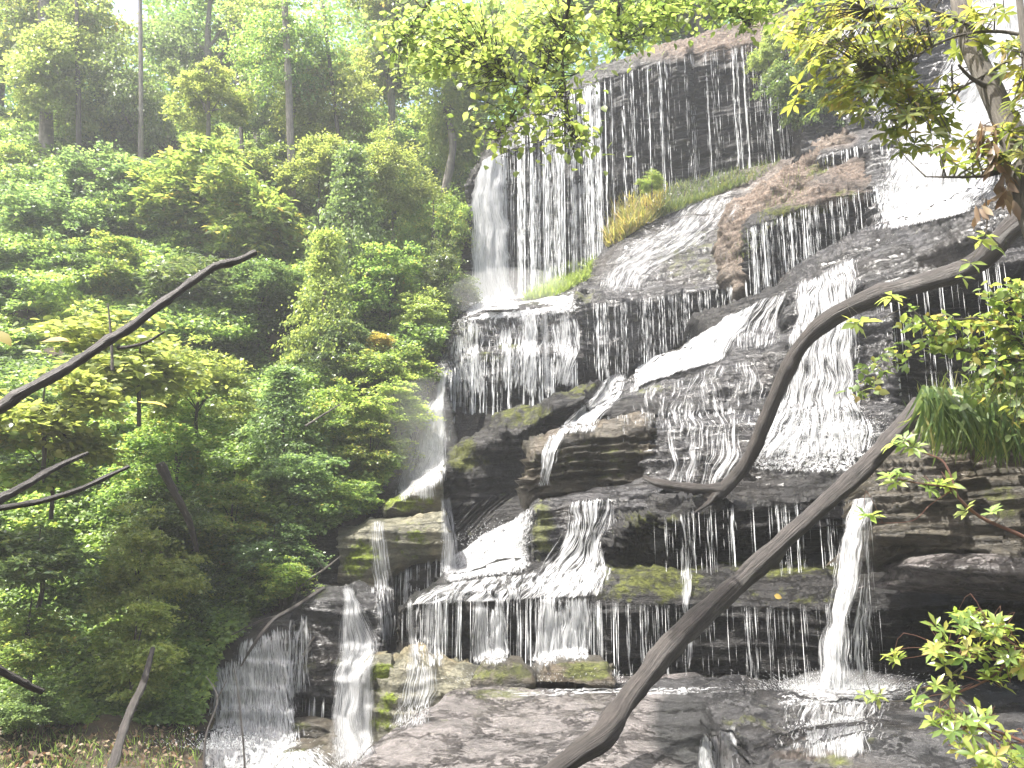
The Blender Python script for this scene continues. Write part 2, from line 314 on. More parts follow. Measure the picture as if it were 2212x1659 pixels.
# ------------------------------------------------------------------ rock ledges
def rail(pts, y, d=0.0, n=100):
    p = resamp([q[:2] for q in pts], n)
    t = np.linspace(0, 1, n)
    if len(pts[0]) == 3: yy = resamp(pts, n)[:, 2]
    else: yy = y[0] + (y[1] - y[0]) * t
    return P(p[:, 0], p[:, 1], yy + d)
def ledge(name, label, cat, lip, base, back, y, mat='wet', dbase=.1, dback=1.2, moss=(), soil=(), dark=(), m0=0., amp=.09, strat=.10, sf=3.2, seed=0, bulge=.06, round_=.12, jag=.1, group=None, capdepth=1.2):
    L = np.asarray([q[:2] for q in lip], float); ylen = np.mean(y) if y else 10
    wpx = np.linalg.norm(np.diff(L, axis=0), axis=1).sum()
    n = int(np.clip(wpx / 4.2, 24, 330))
    A, B, C = rail(lip, y, 0, n), rail(base, y, dbase, n), rail(back, y, dback, n)
    # broken lip line
    q = np.stack([A[:, 0] * 1.7, np.zeros(n) + seed * 3.1, A[:, 1] * .4], 1)
    j = fbm(q, 4, seed)[:, None] * jag
    A = A + np.concatenate([0 * j, j * 1.2, j * .6], 1)
    hf = np.linalg.norm(A - B, axis=1).mean(); ht = np.linalg.norm(A - C, axis=1).mean()
    k1 = int(np.clip(hf / .035, 8, 130)); k2 = int(np.clip(ht / .09, 5, 70))
    rows = []
    low = B.copy(); low[:, 1] += capdepth; low[:, 2] -= .25
    rows += [low, B + (0, .25, -.12)]
    for i in range(k1):
        s = i / k1; p = B * (1 - s) + A * s
        p[:, 1] -= bulge * math.sin(math.pi * s); rows.append(p)
    rr = round_
    for i in range(k2 + 1):
        s = i / k2; p = A * (1 - s) + C * s
        p[:, 2] += rr * math.sin(math.pi * min(1, s * 1.0)) * .6
        rows.append(p)
    end = C.copy(); end[:, 1] += .8; rows.append(end)
    G = np.stack(rows)                       # rows x n x 3
    # close the two ends by pulling extra columns back into the rock
    e0 = G[:, :1].copy(); e1 = G[:, -1:].copy()
    c0 = e0 + np.array([.10, capdepth, -.05]); c1 = e1 + np.array([-.10, capdepth, -.05])
    if seed in (22, 23): G = np.concatenate([e0 + np.array([-.12, 0, -.5]), e0 + np.array([-.06, 0, -.12]), G, e1 + np.array([.1, 0, -.12]), e1 + np.array([.2, 0, -.5])], 1)
    else: G = np.concatenate([c0, e0 + np.array([-.03, .2, 0]), G, e1 + np.array([.03, .2, 0]), c1], 1)
    du = np.gradient(G, axis=1); dv = np.gradient(G, axis=0); nn = np.cross(du, dv); nn /= np.linalg.norm(nn, axis=2, keepdims=True) + 1e-9
    p = G
    zz = p[..., 2] + .25 * vn(p * .55, seed)
    st = np.stack([p[..., 0] * .35 + seed, p[..., 1] * .35, zz * sf], -1)
    d = vn(st, seed + 3) * strat + np.abs(vn(st * 2.3, seed + 4)) * strat * .7
    tz = zz * sf * 1.6 + .9 * vn(st * np.array([1.5, 1.5, .15]), seed + 12); fr = tz - np.floor(tz); d = d + (fr ** 3 - .25) * strat * .9 * (.4 + .6 * (vn(np.stack([p[..., 0] * .8, p[..., 1] * .8, np.floor(tz)], -1), seed + 13) > -.2))
    blk = np.stack([p[..., 0] * 1.3, p[..., 1] * 1.3, zz * 1.1], -1); d = d + np.round(vn(blk, seed + 9) * 2.2) / 2.2 * strat * .5
    d = d + fbm(p * 1.1, 3, seed + 7) * amp + fbm(p * 4.5, 3, seed + 8) * amp * .3
    G = G + nn * d[..., None]
    nr, nc = G.shape[:2]; V = G.reshape(-1, 3); fc = grid_faces(nr, nc)
    px, py = proj(V)
    at = {}
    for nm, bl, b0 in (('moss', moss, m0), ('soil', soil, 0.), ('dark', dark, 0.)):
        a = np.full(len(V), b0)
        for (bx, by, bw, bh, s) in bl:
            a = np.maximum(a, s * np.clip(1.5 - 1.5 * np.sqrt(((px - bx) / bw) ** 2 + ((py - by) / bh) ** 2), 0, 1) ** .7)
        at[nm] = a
    o = obj(name, V, fc, M[mat], smooth=True, attrs=at)
    me = o.data
    tag(o, label, cat, group); add_solid(V, fc)
    return o
LG = 'rock ledges of the waterfall'
ledge('rock_cliff', 'tall black dripping rock wall at the top of the falls under a pale bare rim', 'rock wall',
      [(1008, 400), (1030, 365), (1060, 335), (1120, 280), (1170, 240), (1245, 190), (1330, 162), (1420, 130), (1500, 112), (1600, 98), (1700, 78), (1820, 60)],
      [(1000, 668), (1030, 668), (1130, 655), (1200, 625), (1290, 570), (1330, 500), (1380, 420), (1470, 395), (1550, 395), (1650, 355), (1720, 340), (1820, 310)],
      [(1020, 375), (1040, 345), (1110, 265), (1170, 225), (1250, 165), (1330, 138), (1420, 100), (1500, 82), (1590, 58), (1700, 20), (1820, 0)], (27.6, 25.2), dbase=.3, dback=2.0, seed=1,
      strat=.12, soil=[(1500, 90, 350, 45, .9), (1650, 50, 120, 40, 1)], jag=.25)
ledge('rock_slope', 'long wet sloping rock shelf with grass along its top and a black dripping face', 'rock ledge',
      [(1244, 632), (1262, 652), (1330, 655), (1420, 640), (1530, 628), (1620, 606)],
      [(1258, 800), (1300, 805), (1350, 800), (1400, 785), (1500, 715), (1660, 650)],
      [(1288, 560), (1320, 520), (1370, 430), (1470, 400), (1650, 360), (1830, 300)], (23.2, 21.6), 'grey', dbase=.5, dback=3.4, seed=2, strat=.1,
      moss=[(1500, 560, 120, 70, .6), (1260, 640, 50, 25, .7), (1530, 520, 70, 60, .4)], soil=[(1720, 410, 150, 110, .8), (1600, 560, 60, 50, .7)])
ledge('soil_bank', 'brown crumbling soil and stone bank beside the upper grass shelf', 'bank',
      [(1560, 575), (1590, 485), (1680, 395), (1760, 345), (1825, 292)],
      [(1600, 625), (1625, 510), (1705, 462), (1790, 425), (1880, 390)],
      [(1555, 530), (1600, 440), (1700, 355), (1790, 310), (1845, 268)], (22.0, 22.6), 'brown', dbase=-1.1, dback=.6, seed=3,
      soil=[(1700, 430, 300, 260, 1.0)], moss=[(1770, 372, 40, 25, .9)], strat=.16, amp=.16)
ledge('rock_ledge', 'upper right black ledge with a pale mossy lip and an even row of drips', 'rock ledge',
      [(1610, 492), (1640, 478), (1700, 460), (1800, 427), (1900, 395), (1960, 380)],
      [(1614, 648), (1660, 640), (1700, 620), (1760, 590), (1900, 520), (1960, 500)],
      [(1640, 470), (1700, 430), (1760, 378), (1850, 352), (1960, 330)], (20.9, 20.2), dbase=.35, dback=1.3, seed=4, group=LG,
      moss=[(1720, 455, 120, 22, .9), (1830, 420, 60, 18, .7)], soil=[(1750, 420, 160, 40, .8), (1850, 370, 100, 35, .8)], strat=.12)
ledge('rock_ledge', 'small dripping step of black rock just above the brown soil bank', 'rock ledge',
      [(1766, 338), (1800, 325), (1860, 312), (1950, 300)], [(1766, 366), (1800, 360), (1860, 345), (1950, 330)], [(1820, 278), (1840, 270), (1900, 262), (1950, 250)],
      (22.2, 21.6), 'grey', dback=1.4, seed=5, group=LG, soil=[(1800, 300, 60, 25, .8)], strat=.05, amp=.05)
ledge('rock_cliff', 'steep rock behind the broad white cascade in the top right corner', 'rock wall',
      [(1740, 90), (1850, 50), (2000, -30), (2200, -90), (2500, -120)], [(1740, 330), (1850, 320), (2000, 310), (2200, 300), (2500, 300)], [(1760, 40), (1850, 10), (2000, -60), (2200, -120), (2500, -160)],
      (24.6, 22.0), 'grey', dbase=-1.6, dback=1.5, seed=6, strat=.2)
ledge('rock_ledge', 'sloping rock that carries the broad white cascade behind the leaning trunk', 'rock ledge',
      [(1880, 315), (1960, 290), (2100, 270), (2300, 250), (2500, 240)], [(1885, 520), (1980, 490), (2100, 450), (2300, 430), (2500, 420)], [(1890, 290), (1960, 270), (2100, 250), (2300, 235), (2500, 225)],
      (21.4, 19.6), 'grey', dbase=-1.9, dback=1.2, seed=7, strat=.15, group=LG)
ledge('rock_ledge', 'misty domed ledge just below the tall white curtain fall', 'rock ledge',
      [(952, 735), (985, 695), (1040, 672), (1110, 668), (1180, 662), (1256, 655)], [(955, 800), (1010, 770), (1060, 758), (1130, 755), (1200, 755), (1262, 770)],
      [(1000, 668), (1040, 655), (1110, 650), (1180, 625), (1262, 590)], (24.0, 23.4), 'grey', dbase=-.15, dback=2.6, seed=8, group=LG, moss=[(1000, 715, 50, 40, .7)], strat=.07)
ledge('rock_ledge', 'second misty ledge with a square black dripping face below the domed ledge', 'rock ledge',
      [(950, 808), (980, 795), (1010, 775), (1060, 762), (1150, 765), (1262, 775)], [(962, 985), (1000, 950), (1090, 905), (1150, 880), (1215, 862), (1266, 815)],
      [(954, 790), (1010, 762), (1060, 750), (1130, 745), (1200, 745), (1262, 760)], (23.4, 22.6), dbase=.2, dback=.9, seed=9, group=LG, moss=[(1050, 775, 70, 18, .9), (1100, 748, 40, 14, .9)], strat=.09)
ledge('rock_slope', 'steep misty rock under the left spray veil', 'rock ledge',
      [(885, 960), (905, 900), (930, 850), (962, 800)], [(815, 1120), (860, 1115), (910, 1100), (970, 1080)], [(880, 930), (900, 870), (930, 820), (962, 780)],
      (22.2, 22.4), 'grey', dbase=-1.8, dback=1, seed=60, strat=.15)
ledge('rock_boulder', 'big dark overhanging boulder with a mossy upper edge left of centre', 'boulder',
      [(950, 1040), (980, 1012), (1019, 985), (1083, 925), (1115, 940), (1161, 900), (1214, 880), (1262, 862)],
      [(962, 1080), (985, 1170), (1060, 1185), (1160, 1165), (1165, 1060), (1180, 990), (1230, 940), (1285, 890)],
      [(952, 985), (985, 960), (1030, 930), (1090, 895), (1150, 870), (1214, 846), (1300, 820)], (20.0, 18.6), dbase=.55, dback=1.4, seed=10, moss=[(1000, 985, 70, 50, 1.0), (1130, 895, 110, 40, .8), (1250, 840, 60, 25, .8)], strat=.1, amp=.2, bulge=-.05)
ledge('rock_ledge', 'dark tumbled rock between two white cascades near the middle of the falls', 'rock ledge',
      [(1540, 712), (1570, 682), (1640, 650), (1700, 622), (1790, 590)], [(1545, 765), (1600, 760), (1650, 755), (1700, 748), (1790, 740)], [(1500, 690), (1570, 655), (1640, 635), (1700, 605), (1790, 570)],
      (19.4, 18.4), dbase=-.4, dback=1.2, seed=11, group=LG, strat=.12, amp=.14)
ledge('rock_ledge', 'long grey hump of sparkling wet rock left of the curved branch', 'rock ledge',
      [(1330, 862), (1400, 842), (1470, 822), (1560, 772), (1640, 748), (1720, 738), (1860, 730)], [(1300, 895), (1380, 890), (1470, 886), (1560, 890), (1640, 900), (1720, 900), (1860, 900)],
      [(1335, 820), (1400, 790), (1470, 750), (1560, 720), (1640, 705), (1720, 690), (1860, 680)], (18.4, 17.0), 'grey', dbase=-1.0, dback=1.2, seed=12, group=LG, moss=[(1400, 840, 60, 14, .7)], strat=.1)
ledge('rock_ledge', 'low black undercut step with thin drips above the brown mossy slab', 'rock ledge',
      [(1280, 905), (1300, 895), (1380, 887), (1480, 885), (1600, 885), (1750, 880)], [(1285, 925), (1310, 935), (1380, 935), (1480, 925), (1600, 922), (1750, 920)], [(1290, 885), (1340, 870), (1400, 865), (1480, 865), (1600, 870), (1750, 865)],
      (17.0, 16.2), dbase=.25, dback=1, seed=13, group=LG, strat=.06, amp=.05, jag=.05)
ledge('rock_slab', 'thick brown mossy layered slab that juts left over the white pool', 'rock ledge',
      [(1150, 1000), (1185, 965), (1240, 950), (1300, 945), (1400, 930)], [(1148, 1058), (1180, 1085), (1250, 1084), (1340, 1062), (1415, 1055)], [(1165, 960), (1200, 940), (1240, 932), (1300, 925), (1400, 915)],
      (16.0, 15.6), 'brown', dbase=.15, dback=1.0, seed=14, group=LG, moss=[(1290, 1000, 190, 70, .55)], strat=.22, sf=4.5, capdepth=2)
ledge('rock_ledge', 'broad grey sheet of sparkling wet rock right of the brown mossy slab', 'rock ledge',
      [(1395, 925), (1500, 920), (1650, 912), (1800, 900), (1960, 880)], [(1400, 1052), (1500, 1058), (1600, 1060), (1700, 1058), (1800, 1062), (1960, 1060)], [(1400, 905), (1500, 900), (1650, 895), (1800, 885), (1960, 860)],
      (16.0, 15.0), 'grey', dbase=-.9, dback=1.2, seed=15, group=LG, moss=[(1650, 1040, 80, 20, .5)], strat=.12)
ledge('rock_boulder', 'big smooth dark boulder behind the curved branch at the upper right', 'boulder',
      [(1690, 640), (1720, 605), (1790, 565), (1860, 530), (1930, 500), (2000, 478), (2100, 448), (2300, 420)], [(1720, 760), (1760, 745), (1860, 680), (1900, 640), (2000, 600), (2100, 570), (2200, 560), (2300, 550)],
      [(1700, 600), (1760, 560), (1860, 505), (1930, 480), (2000, 455), (2100, 425), (2300, 390)], (18.6, 14.2), 'grey', dbase=-1.2, dback=1.6, seed=16, strat=.16, amp=.12, bulge=.15)
ledge('rock_ledge', 'rock wall under the main central cascade right of the curved branch', 'rock ledge',
      [(1650, 770), (1720, 740), (1800, 720), (1870, 690), (1930, 660)], [(1640, 920), (1720, 925), (1800, 920), (1870, 910), (1930, 900)], [(1660, 740), (1720, 720), (1800, 690), (1870, 660), (1930, 630)],
      (17.2, 15.6), 'grey', dbase=-.5, dback=1, seed=17, group=LG, strat=.14)
ledge('rock_wall', 'black hollow wall with thin drips behind the leafy bank on the right', 'rock wall',
      [(1880, 625), (2000, 590), (2100, 565), (2400, 540)], [(1890, 930), (2000, 930), (2100, 930), (2400, 930)], [(1880, 600), (2000, 570), (2100, 540), (2400, 510)],
      (16.0, 15.0), dbase=.2, dback=1, seed=18, strat=.1)
ledge('rock_ledge', 'thin black layered shelf with pale drips below the end of the curved branch', 'rock ledge',
      [(1318, 1165), (1345, 1140), (1420, 1112), (1520, 1096), (1650, 1088), (1780, 1078), (1905, 1065)], [(1322, 1200), (1400, 1212), (1480, 1212), (1650, 1200), (1780, 1192), (1905, 1185)],
      [(1330, 1120), (1420, 1080), (1520, 1062), (1650, 1050), (1780, 1045), (1905, 1035)], (14.6, 13.4), dbase=.35, dback=1.2, seed=19, group=LG, moss=[(1400, 1130, 110, 45, .7)], strat=.2, sf=6, amp=.08, jag=.14)
ledge('rock_ledge', 'grey stepped rock with an upright mossy corner under the brown mossy slab', 'rock ledge',
      [(1148, 1112), (1165, 1092), (1200, 1090), (1290, 1080), (1345, 1075), (1430, 1060)], [(1150, 1222), (1200, 1218), (1240, 1195), (1300, 1190), (1345, 1185), (1430, 1180)],
      [(1160, 1078), (1200, 1070), (1290, 1062), (1345, 1058), (1430, 1045)], (15.2, 14.8), 'grey', dbase=-.1, dback=1, seed=20, group=LG, moss=[(1172, 1150, 34, 90, 1.1)], strat=.08)
ledge('rock_ledge', 'lowest long ledge with a mossy top and a tall black face hung with water threads', 'rock ledge',
      [(850, 1318), (890, 1298), (960, 1278), (1060, 1278), (1160, 1285), (1300, 1298), (1480, 1306), (1650, 1308), (1800, 1300), (1905, 1290), (2100, 1290), (2300, 1290)],
      [(852, 1440), (900, 1470), (1020, 1492), (1160, 1482), (1300, 1478), (1480, 1478), (1650, 1480), (1800, 1482), (1905, 1482), (2100, 1482), (2300, 1482)],
      [(930, 1258), (960, 1240), (1060, 1225), (1160, 1215), (1300, 1195), (1480, 1205), (1650, 1198), (1800, 1192), (1905, 1185), (2100, 1180), (2300, 1180)], (14.2, 12.3), 'wet', dbase=.25, dback=1.3, seed=21, group=LG,
      moss=[(1400, 1255, 170, 75, .8), (1700, 1225, 200, 35, .65), (1650, 1290, 260, 18, .5)], strat=.09, jag=.07)
# bottom slab: broad, nearly flat, near the camera
zs = -.1
def gp(px, py, z=zs): return (px, py, float(onplane(px, py, z)))
ledge('rock_slab', 'broad flat pinkish wet slab across the bottom of the picture under the log', 'rock slab',
      [gp(1000, 1508), gp(930, 1540), gp(870, 1572), gp(815, 1606), gp(745, 1668), gp(700, 1760), gp(1100, 1900), gp(1250, 1900), gp(1380, 1900), gp(1470, 1900)],
      [gp(1010, 1528, -.4), gp(935, 1570, -.45), gp(865, 1610, -.5), gp(800, 1650, -.6), gp(735, 1730, -.6), gp(690, 1800, -.5), gp(1080, 1960, -.5), gp(1250, 1960, -.5), gp(1380, 1960, -.5), gp(1470, 1960, -.5)],
      [gp(1010, 1500), gp(1060, 1490), gp(1120, 1480), gp(1180, 1474), gp(1260, 1474), gp(1320, 1474), gp(1380, 1474), gp(1450, 1474), gp(1530, 1474)],
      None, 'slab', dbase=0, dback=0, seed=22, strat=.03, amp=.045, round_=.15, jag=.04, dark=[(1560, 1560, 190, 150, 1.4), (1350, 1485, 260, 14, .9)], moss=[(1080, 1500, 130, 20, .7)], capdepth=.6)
ledge('rock_slab', 'dark sloping wet rock at the lower right below the plunging stream', 'rock slab',
      [gp(1340, 1720, -.17), gp(1470, 1610, -.16), gp(1530, 1560, -.12), gp(1700, 1520), gp(1900, 1515), gp(2100, 1515), gp(2400, 1515)],
      [(1320, 1860, 6.3), (1450, 1760, 7.6), (1540, 1700, 8.2), (1700, 1700, 8.6), (1900, 1700, 8.6), (2100, 1700, 8.4), (2400, 1700, 8)],
      [gp(1370, 1476, -.2), gp(1490, 1476, -.14), gp(1600, 1474), gp(1700, 1474), gp(1900, 1474), gp(2100, 1474), gp(2400, 1474)], None, 'grey', dbase=0, dback=0, seed=23, strat=.07, amp=.13, round_=.1, moss=[(1650, 1560, 100, 40, .4)], capdepth=.6)
ledge('rock_boulder', 'rounded reddish brown rock at the bottom right edge of the picture', 'boulder',
      [(1640, 1668), (1740, 1630), (1840, 1602), (1940, 1592), (2060, 1600), (2300, 1640)], [(1640, 1760), (1740, 1760), (1840, 1760), (1940, 1760), (2060, 1760), (2300, 1760)],
      [(1650, 1655), (1740, 1622), (1840, 1596), (1940, 1586), (2060, 1594), (2300, 1630)], (6.6, 5.8), 'grey', dbase=-.9, dback=.5, seed=24, strat=.04, amp=.07, moss=[(1800, 1640, 60, 25, .5)], soil=[(1760, 1630, 120, 14, .6)])
ledge('rock_block', 'brown mossy layered rock bank at the right edge above a black hollow', 'rock bank',
      [(1895, 1035), (1930, 985), (2000, 950), (2080, 925), (2212, 900), (2400, 880)], [(1900, 1180), (1960, 1186), (2040, 1192), (2120, 1200), (2212, 1205), (2400, 1210)],
      [(1910, 1000), (1950, 950), (2010, 915), (2080, 890), (2212, 870), (2400, 850)], (11.4, 9.4), 'brown', dbase=-.25, dback=1.6, seed=25, strat=.11, sf=4, m0=.12, moss=[(2160, 1090, 70, 60, .8), (1980, 1060, 90, 60, .35)])
ledge('rock_ledge', 'narrow pale weathered rock shelf jutting out at the right edge over the black hollow', 'rock ledge',
      [(1985, 1222), (2040, 1216), (2120, 1212), (2212, 1208), (2400, 1200)], [(1990, 1232), (2040, 1236), (2120, 1242), (2212, 1252), (2400, 1262)], [(1990, 1205), (2040, 1200), (2120, 1198), (2212, 1195), (2400, 1190)],
      (10.4, 9.2), 'slab', dbase=.1, dback=1.4, seed=26, group=LG, strat=.03, amp=.03, jag=.04)
# lower left group
ledge('rock_block', 'mossy block with a bright lime green edge left of the dark boulder', 'rock ledge',
      [(822, 1112), (845, 1092), (870, 1076), (905, 1058), (952, 1040)], [(826, 1128), (850, 1128), (880, 1122), (915, 1112), (962, 1118)], [(850, 1075), (875, 1060), (900, 1045), (930, 1030), (952, 1020)],
      (19.2, 18.6), 'lime', dbase=.3, dback=.9, seed=27, group=LG, moss=[(880, 1085, 80, 40, 1.0)], strat=.06)
ledge('rock_block', 'squat yellow green mossy rock column between two thin falls at the left', 'rock ledge',
      [(728, 1168), (770, 1152), (800, 1140), (850, 1135), (900, 1128), (960, 1122)], [(730, 1255), (770, 1258), (815, 1270), (850, 1230), (900, 1205), (962, 1195)], [(735, 1145), (770, 1138), (800, 1128), (850, 1120), (900, 1112), (960, 1105)],
      (18.0, 17.6), 'lime', dbase=.1, dback=1.0, seed=28, group=LG, moss=[(780, 1210, 60, 60, 1.0), (890, 1170, 70, 50, .8)], strat=.07)
ledge('rock_wall', 'black dripping recess under the squat mossy column', 'rock wall',
      [(740, 1250), (800, 1250), (860, 1215), (962, 1190)], [(760, 1330), (815, 1420), (870, 1430), (962, 1290)], [(740, 1230), (800, 1230), (860, 1195), (962, 1170)], (18.3, 17.9), dbase=.1, dback=.8, seed=29, strat=.1)
ledge('rock_wall', 'grey shaded rock wall with bare roots on its brow at the edge of the wood', 'rock wall',
      [(610, 1165), (660, 1158), (700, 1160), (740, 1165), (790, 1155)], [(620, 1340), (660, 1310), (700, 1300), (740, 1300), (790, 1300)], [(620, 1145), (660, 1140), (700, 1142), (740, 1140), (790, 1135)],
      (18.6, 18.3), 'grey', dbase=.1, dback=1.2, seed=30, strat=.1)
ledge('rock_ledge', 'big olive green stepped rock between the two lower left falls', 'rock ledge',
      [(585, 1358), (610, 1332), (650, 1312), (700, 1298), (760, 1292), (830, 1330)], [(590, 1498), (620, 1502), (660, 1508), (710, 1508), (760, 1508), (830, 1500)], [(600, 1335), (640, 1300), (680, 1285), (720, 1280), (760, 1275), (830, 1300)],
      (16.6, 16.0), 'grey', dbase=-.35, dback=1.4, seed=31, group=LG, moss=[(680, 1420, 120, 110, .42)], strat=.16, sf=2.2)
ledge('rock_wall', 'dark hollow under the olive green stepped rock', 'rock wall',
      [(570, 1500), (650, 1500), (720, 1500), (840, 1490)], [(570, 1640), (650, 1640), (720, 1640), (840, 1640)], [(570, 1485), (650, 1485), (720, 1485), (840, 1480)], (16.7, 16.3), dbase=.1, dback=.5, seed=32, strat=.08)
ledge('rock_slab', 'small flat mossy slab jutting out below the olive green stepped rock', 'rock ledge',
      [(600, 1578), (640, 1568), (690, 1568), (760, 1575)], [(605, 1592), (650, 1612), (690, 1612), (760, 1612)], [(605, 1558), (640, 1552), (690, 1552), (760, 1556)], (15.2, 14.9), 'brown', dbase=.15, dback=1.2, seed=33, group=LG, moss=[(640, 1570, 60, 16, .9)], strat=.05, amp=.04)
ledge('rock_boulder', 'low wet dark rock under the foot of the leftmost veil', 'boulder',
      [(370, 1640), (420, 1612), (480, 1598), (540, 1602), (600, 1625)], [(350, 1780), (420, 1780), (480, 1780), (540, 1780), (600, 1780)], [(385, 1615), (430, 1595), (490, 1582), (545, 1588), (600, 1608)], (14.0, 13.9), 'grey', dbase=-.9, dback=1.0, seed=62, strat=.08, moss=[(420, 1650, 60, 40, .5)])
ledge('rock_boulder', 'low mossy wet rock at the bottom edge beside the foaming pool', 'boulder',
      [(530, 1668), (590, 1640), (650, 1628), (710, 1625), (760, 1640)], [(520, 1760), (590, 1760), (650, 1760), (710, 1760), (760, 1760)], [(560, 1640), (600, 1625), (650, 1615), (710, 1612), (760, 1620)], (13.6, 13.2), 'brown', dbase=-.6, dback=.8, seed=34, moss=[(630, 1640, 80, 30, .9)], strat=.04)
ledge('rock_slope', 'steep wet rock under the leftmost veil of falling water', 'rock ledge',
      [(452, 1420), (490, 1385), (530, 1368), (570, 1350), (625, 1330)], [(400, 1640), (450, 1640), (500, 1640), (560, 1640), (625, 1600)], [(470, 1390), (500, 1365), (540, 1350), (580, 1335), (630, 1310)],
      (16.6, 16.4), 'grey', dbase=-1.3, dback=1.2, seed=35, strat=.2, amp=.16, sf=2)
ledge('rock_boulder', 'small dark boulder with a bright moss cap left of the flat slab', 'boulder',
      [(784, 1450), (795, 1436), (820, 1432), (846, 1436), (856, 1460)], [(786, 1490), (800, 1515), (820, 1560), (840, 1560), (852, 1500)], [(795, 1425), (805, 1422), (820, 1420), (840, 1422), (850, 1440)], (13.2, 13.0), 'lime', dbase=.1, dback=.5, seed=36, moss=[(825, 1450, 50, 28, 1.1)], strat=.05, capdepth=.5)
ledge('rock_slope', 'green streaked leaning rock under a thin sheet of water beside the flat slab', 'rock ledge',
      [(836, 1470), (860, 1435), (885, 1415), (920, 1418), (960, 1445), (1010, 1470)], [(795, 1600), (830, 1610), (870, 1605), (920, 1580), (960, 1560), (1015, 1520)], [(850, 1440), (870, 1415), (890, 1400), (920, 1400), (960, 1425), (1010, 1450)],
      (13.4, 12.8), 'lime', dbase=-.4, dback=1.0, seed=37, moss=[(830, 1540, 40, 90, .9)], strat=.1, capdepth=.8)
for k, (x0, x1, yt, lab) in enumerate([(1150, 1330, 1442, 'low mossy stone humps at the foot of the lowest ledge, left of the log'), (1030, 1145, 1448, 'flat green and grey stone at the foot of the middle falls')]):
    ledge('mossy_stone', lab, 'stone', [(x0, yt + 22), (x0 + 20, yt + 4), ((x0 + x1) / 2, yt - 2), (x1 - 20, yt + 2), (x1, yt + 20)], [(x0, 1482), (x0 + 30, 1484), ((x0 + x1) / 2, 1484), (x1 - 20, 1484), (x1, 1482)],
          [(x0 + 10, yt + 8), (x0 + 25, yt - 6), ((x0 + x1) / 2, yt - 12), (x1 - 22, yt - 8), (x1 - 8, yt + 8)], (11.8, 11.7), 'brown', dbase=-.1, dback=.5, seed=40 + k, moss=[(x1 - 60, yt + 8, 90, 30, 1)], strat=.05, amp=.05, capdepth=.5)

BV = BVHTree.FromPolygons(np.concatenate(RV).tolist(), RF)
O = Vector((0, 0, CAM_Z))
def hit(px, py):
    d = P(px, py, 10.0) - np.array([0, 0, CAM_Z]); d = Vector(d.tolist()).normalized()
    h = BV.ray_cast(O, d)[0]
    return h

# ================================================================== WATER
def drape(label, rows, cover=.0, mat='water', off=.07, res=6, seed=0, edge=.25, dist=1, name='waterfall', layers=1, top=.06, bot=.1, fall=True):
    """a sheet of water laid over the rock; it leaves each lip and falls plumb until rock stands further out"""
    rows = np.asarray(rows, float)
    Lp, Rp = rows[:, 0], rows[:, 1]
    hgt = np.linalg.norm(np.diff((Lp + Rp) / 2, axis=0), axis=1).sum(); wid = np.linalg.norm(Rp - Lp, axis=1).max()
    nv, nu = int(max(6, hgt / res)), int(max(5, wid / res))
    Ls, Rs = resamp(Lp, nv), resamp(Rp, nv)
    if len(rows) > 3: Ls, Rs = smoothpath(Lp, nv), smoothpath(Rp, nv)
    u = np.linspace(0, 1, nu)
    px = Ls[:, None, 0] * (1 - u) + Rs[:, None, 0] * u; py = Ls[:, None, 1] * (1 - u) + Rs[:, None, 1] * u
    q = np.stack([px * .02, py * .012, px * 0 + seed], -1); px = px + fbm(q, 3, seed) * wid * .05
    sh = fbm(np.stack([np.zeros(nv) + seed * 1.7, py[:, 0] * .02, np.zeros(nv)], -1), 3, seed + 60)[:, None]; sw = fbm(np.stack([np.zeros(nv) + seed * 2.7, py[:, 0] * .035, np.ones(nv)], -1), 3, seed + 61)[:, None]
    px = px + min(wid, 70) * (.035 * sh + .12 * sw * (u[None] - .5))
    Y = np.zeros((nv, nu)); last = np.full(nu, np.nan)
    for i in range(nv):
        for j in range(nu):
            h = hit(px[i, j], py[i, j]); hy = h.y if h else (last[j] if last[j] == last[j] else 20)
            Y[i, j] = hy - off if not (fall and last[j] == last[j]) else min(last[j], hy - off)
            last[j] = Y[i, j]
    for _ in range(2):
        Z = Y.copy(); Z[:, 1:-1] = (Y[:, :-2] + Y[:, 1:-1] * 2 + Y[:, 2:]) / 4; Z[1:-1] = (Z[:-2] + 2 * Z[1:-1] + Z[2:]) / 4; Y = np.minimum(Y, Z) if fall else Z
    q = np.stack([px * .05, py * .015, px * 0 + seed + 5], -1); Y = Y - np.abs(fbm(q, 3, seed)) * .06
    Vs, Fs, Us, Cs = [], [], [], []
    for l in range(layers):
        V = P(px, py, Y - l * .06 - (.02 * l))
        seg = np.linalg.norm(np.diff(V, axis=0), axis=2).mean(1); vv = np.r_[0, np.cumsum(seg)]
        wm = np.linalg.norm(V[:, -1] - V[:, 0], axis=1).max()
        uv = np.stack(np.broadcast_arrays(u[None, :] * wm + seed * 3.7 + l * 11.3, vv[:, None] + seed), -1)
        e = np.minimum(u, 1 - u); c = np.full((nv, nu), cover) - .45 * np.clip(1 - e / max(edge, 1e-3), 0, 1)[None] ** 1.5
        vt = np.linspace(0, 1, nv)[:, None]
        c = c - .4 * np.clip(1 - vt / max(top, 1e-3), 0, 1) - .4 * np.clip(1 - (1 - vt) / max(bot, 1e-3), 0, 1)
        Vs.append(V.reshape(-1, 3)); Fs.append(grid_faces(nv, nu) + l * nv * nu); Us.append(uv.reshape(-1, 2)); Cs.append(c.ravel())
    o = obj(name, np.concatenate(Vs), np.concatenate(Fs), M[mat], smooth=True, attrs=dict(cover=np.concatenate(Cs)), uv=np.concatenate(Us))
    return tag(o, label, kind='structure')

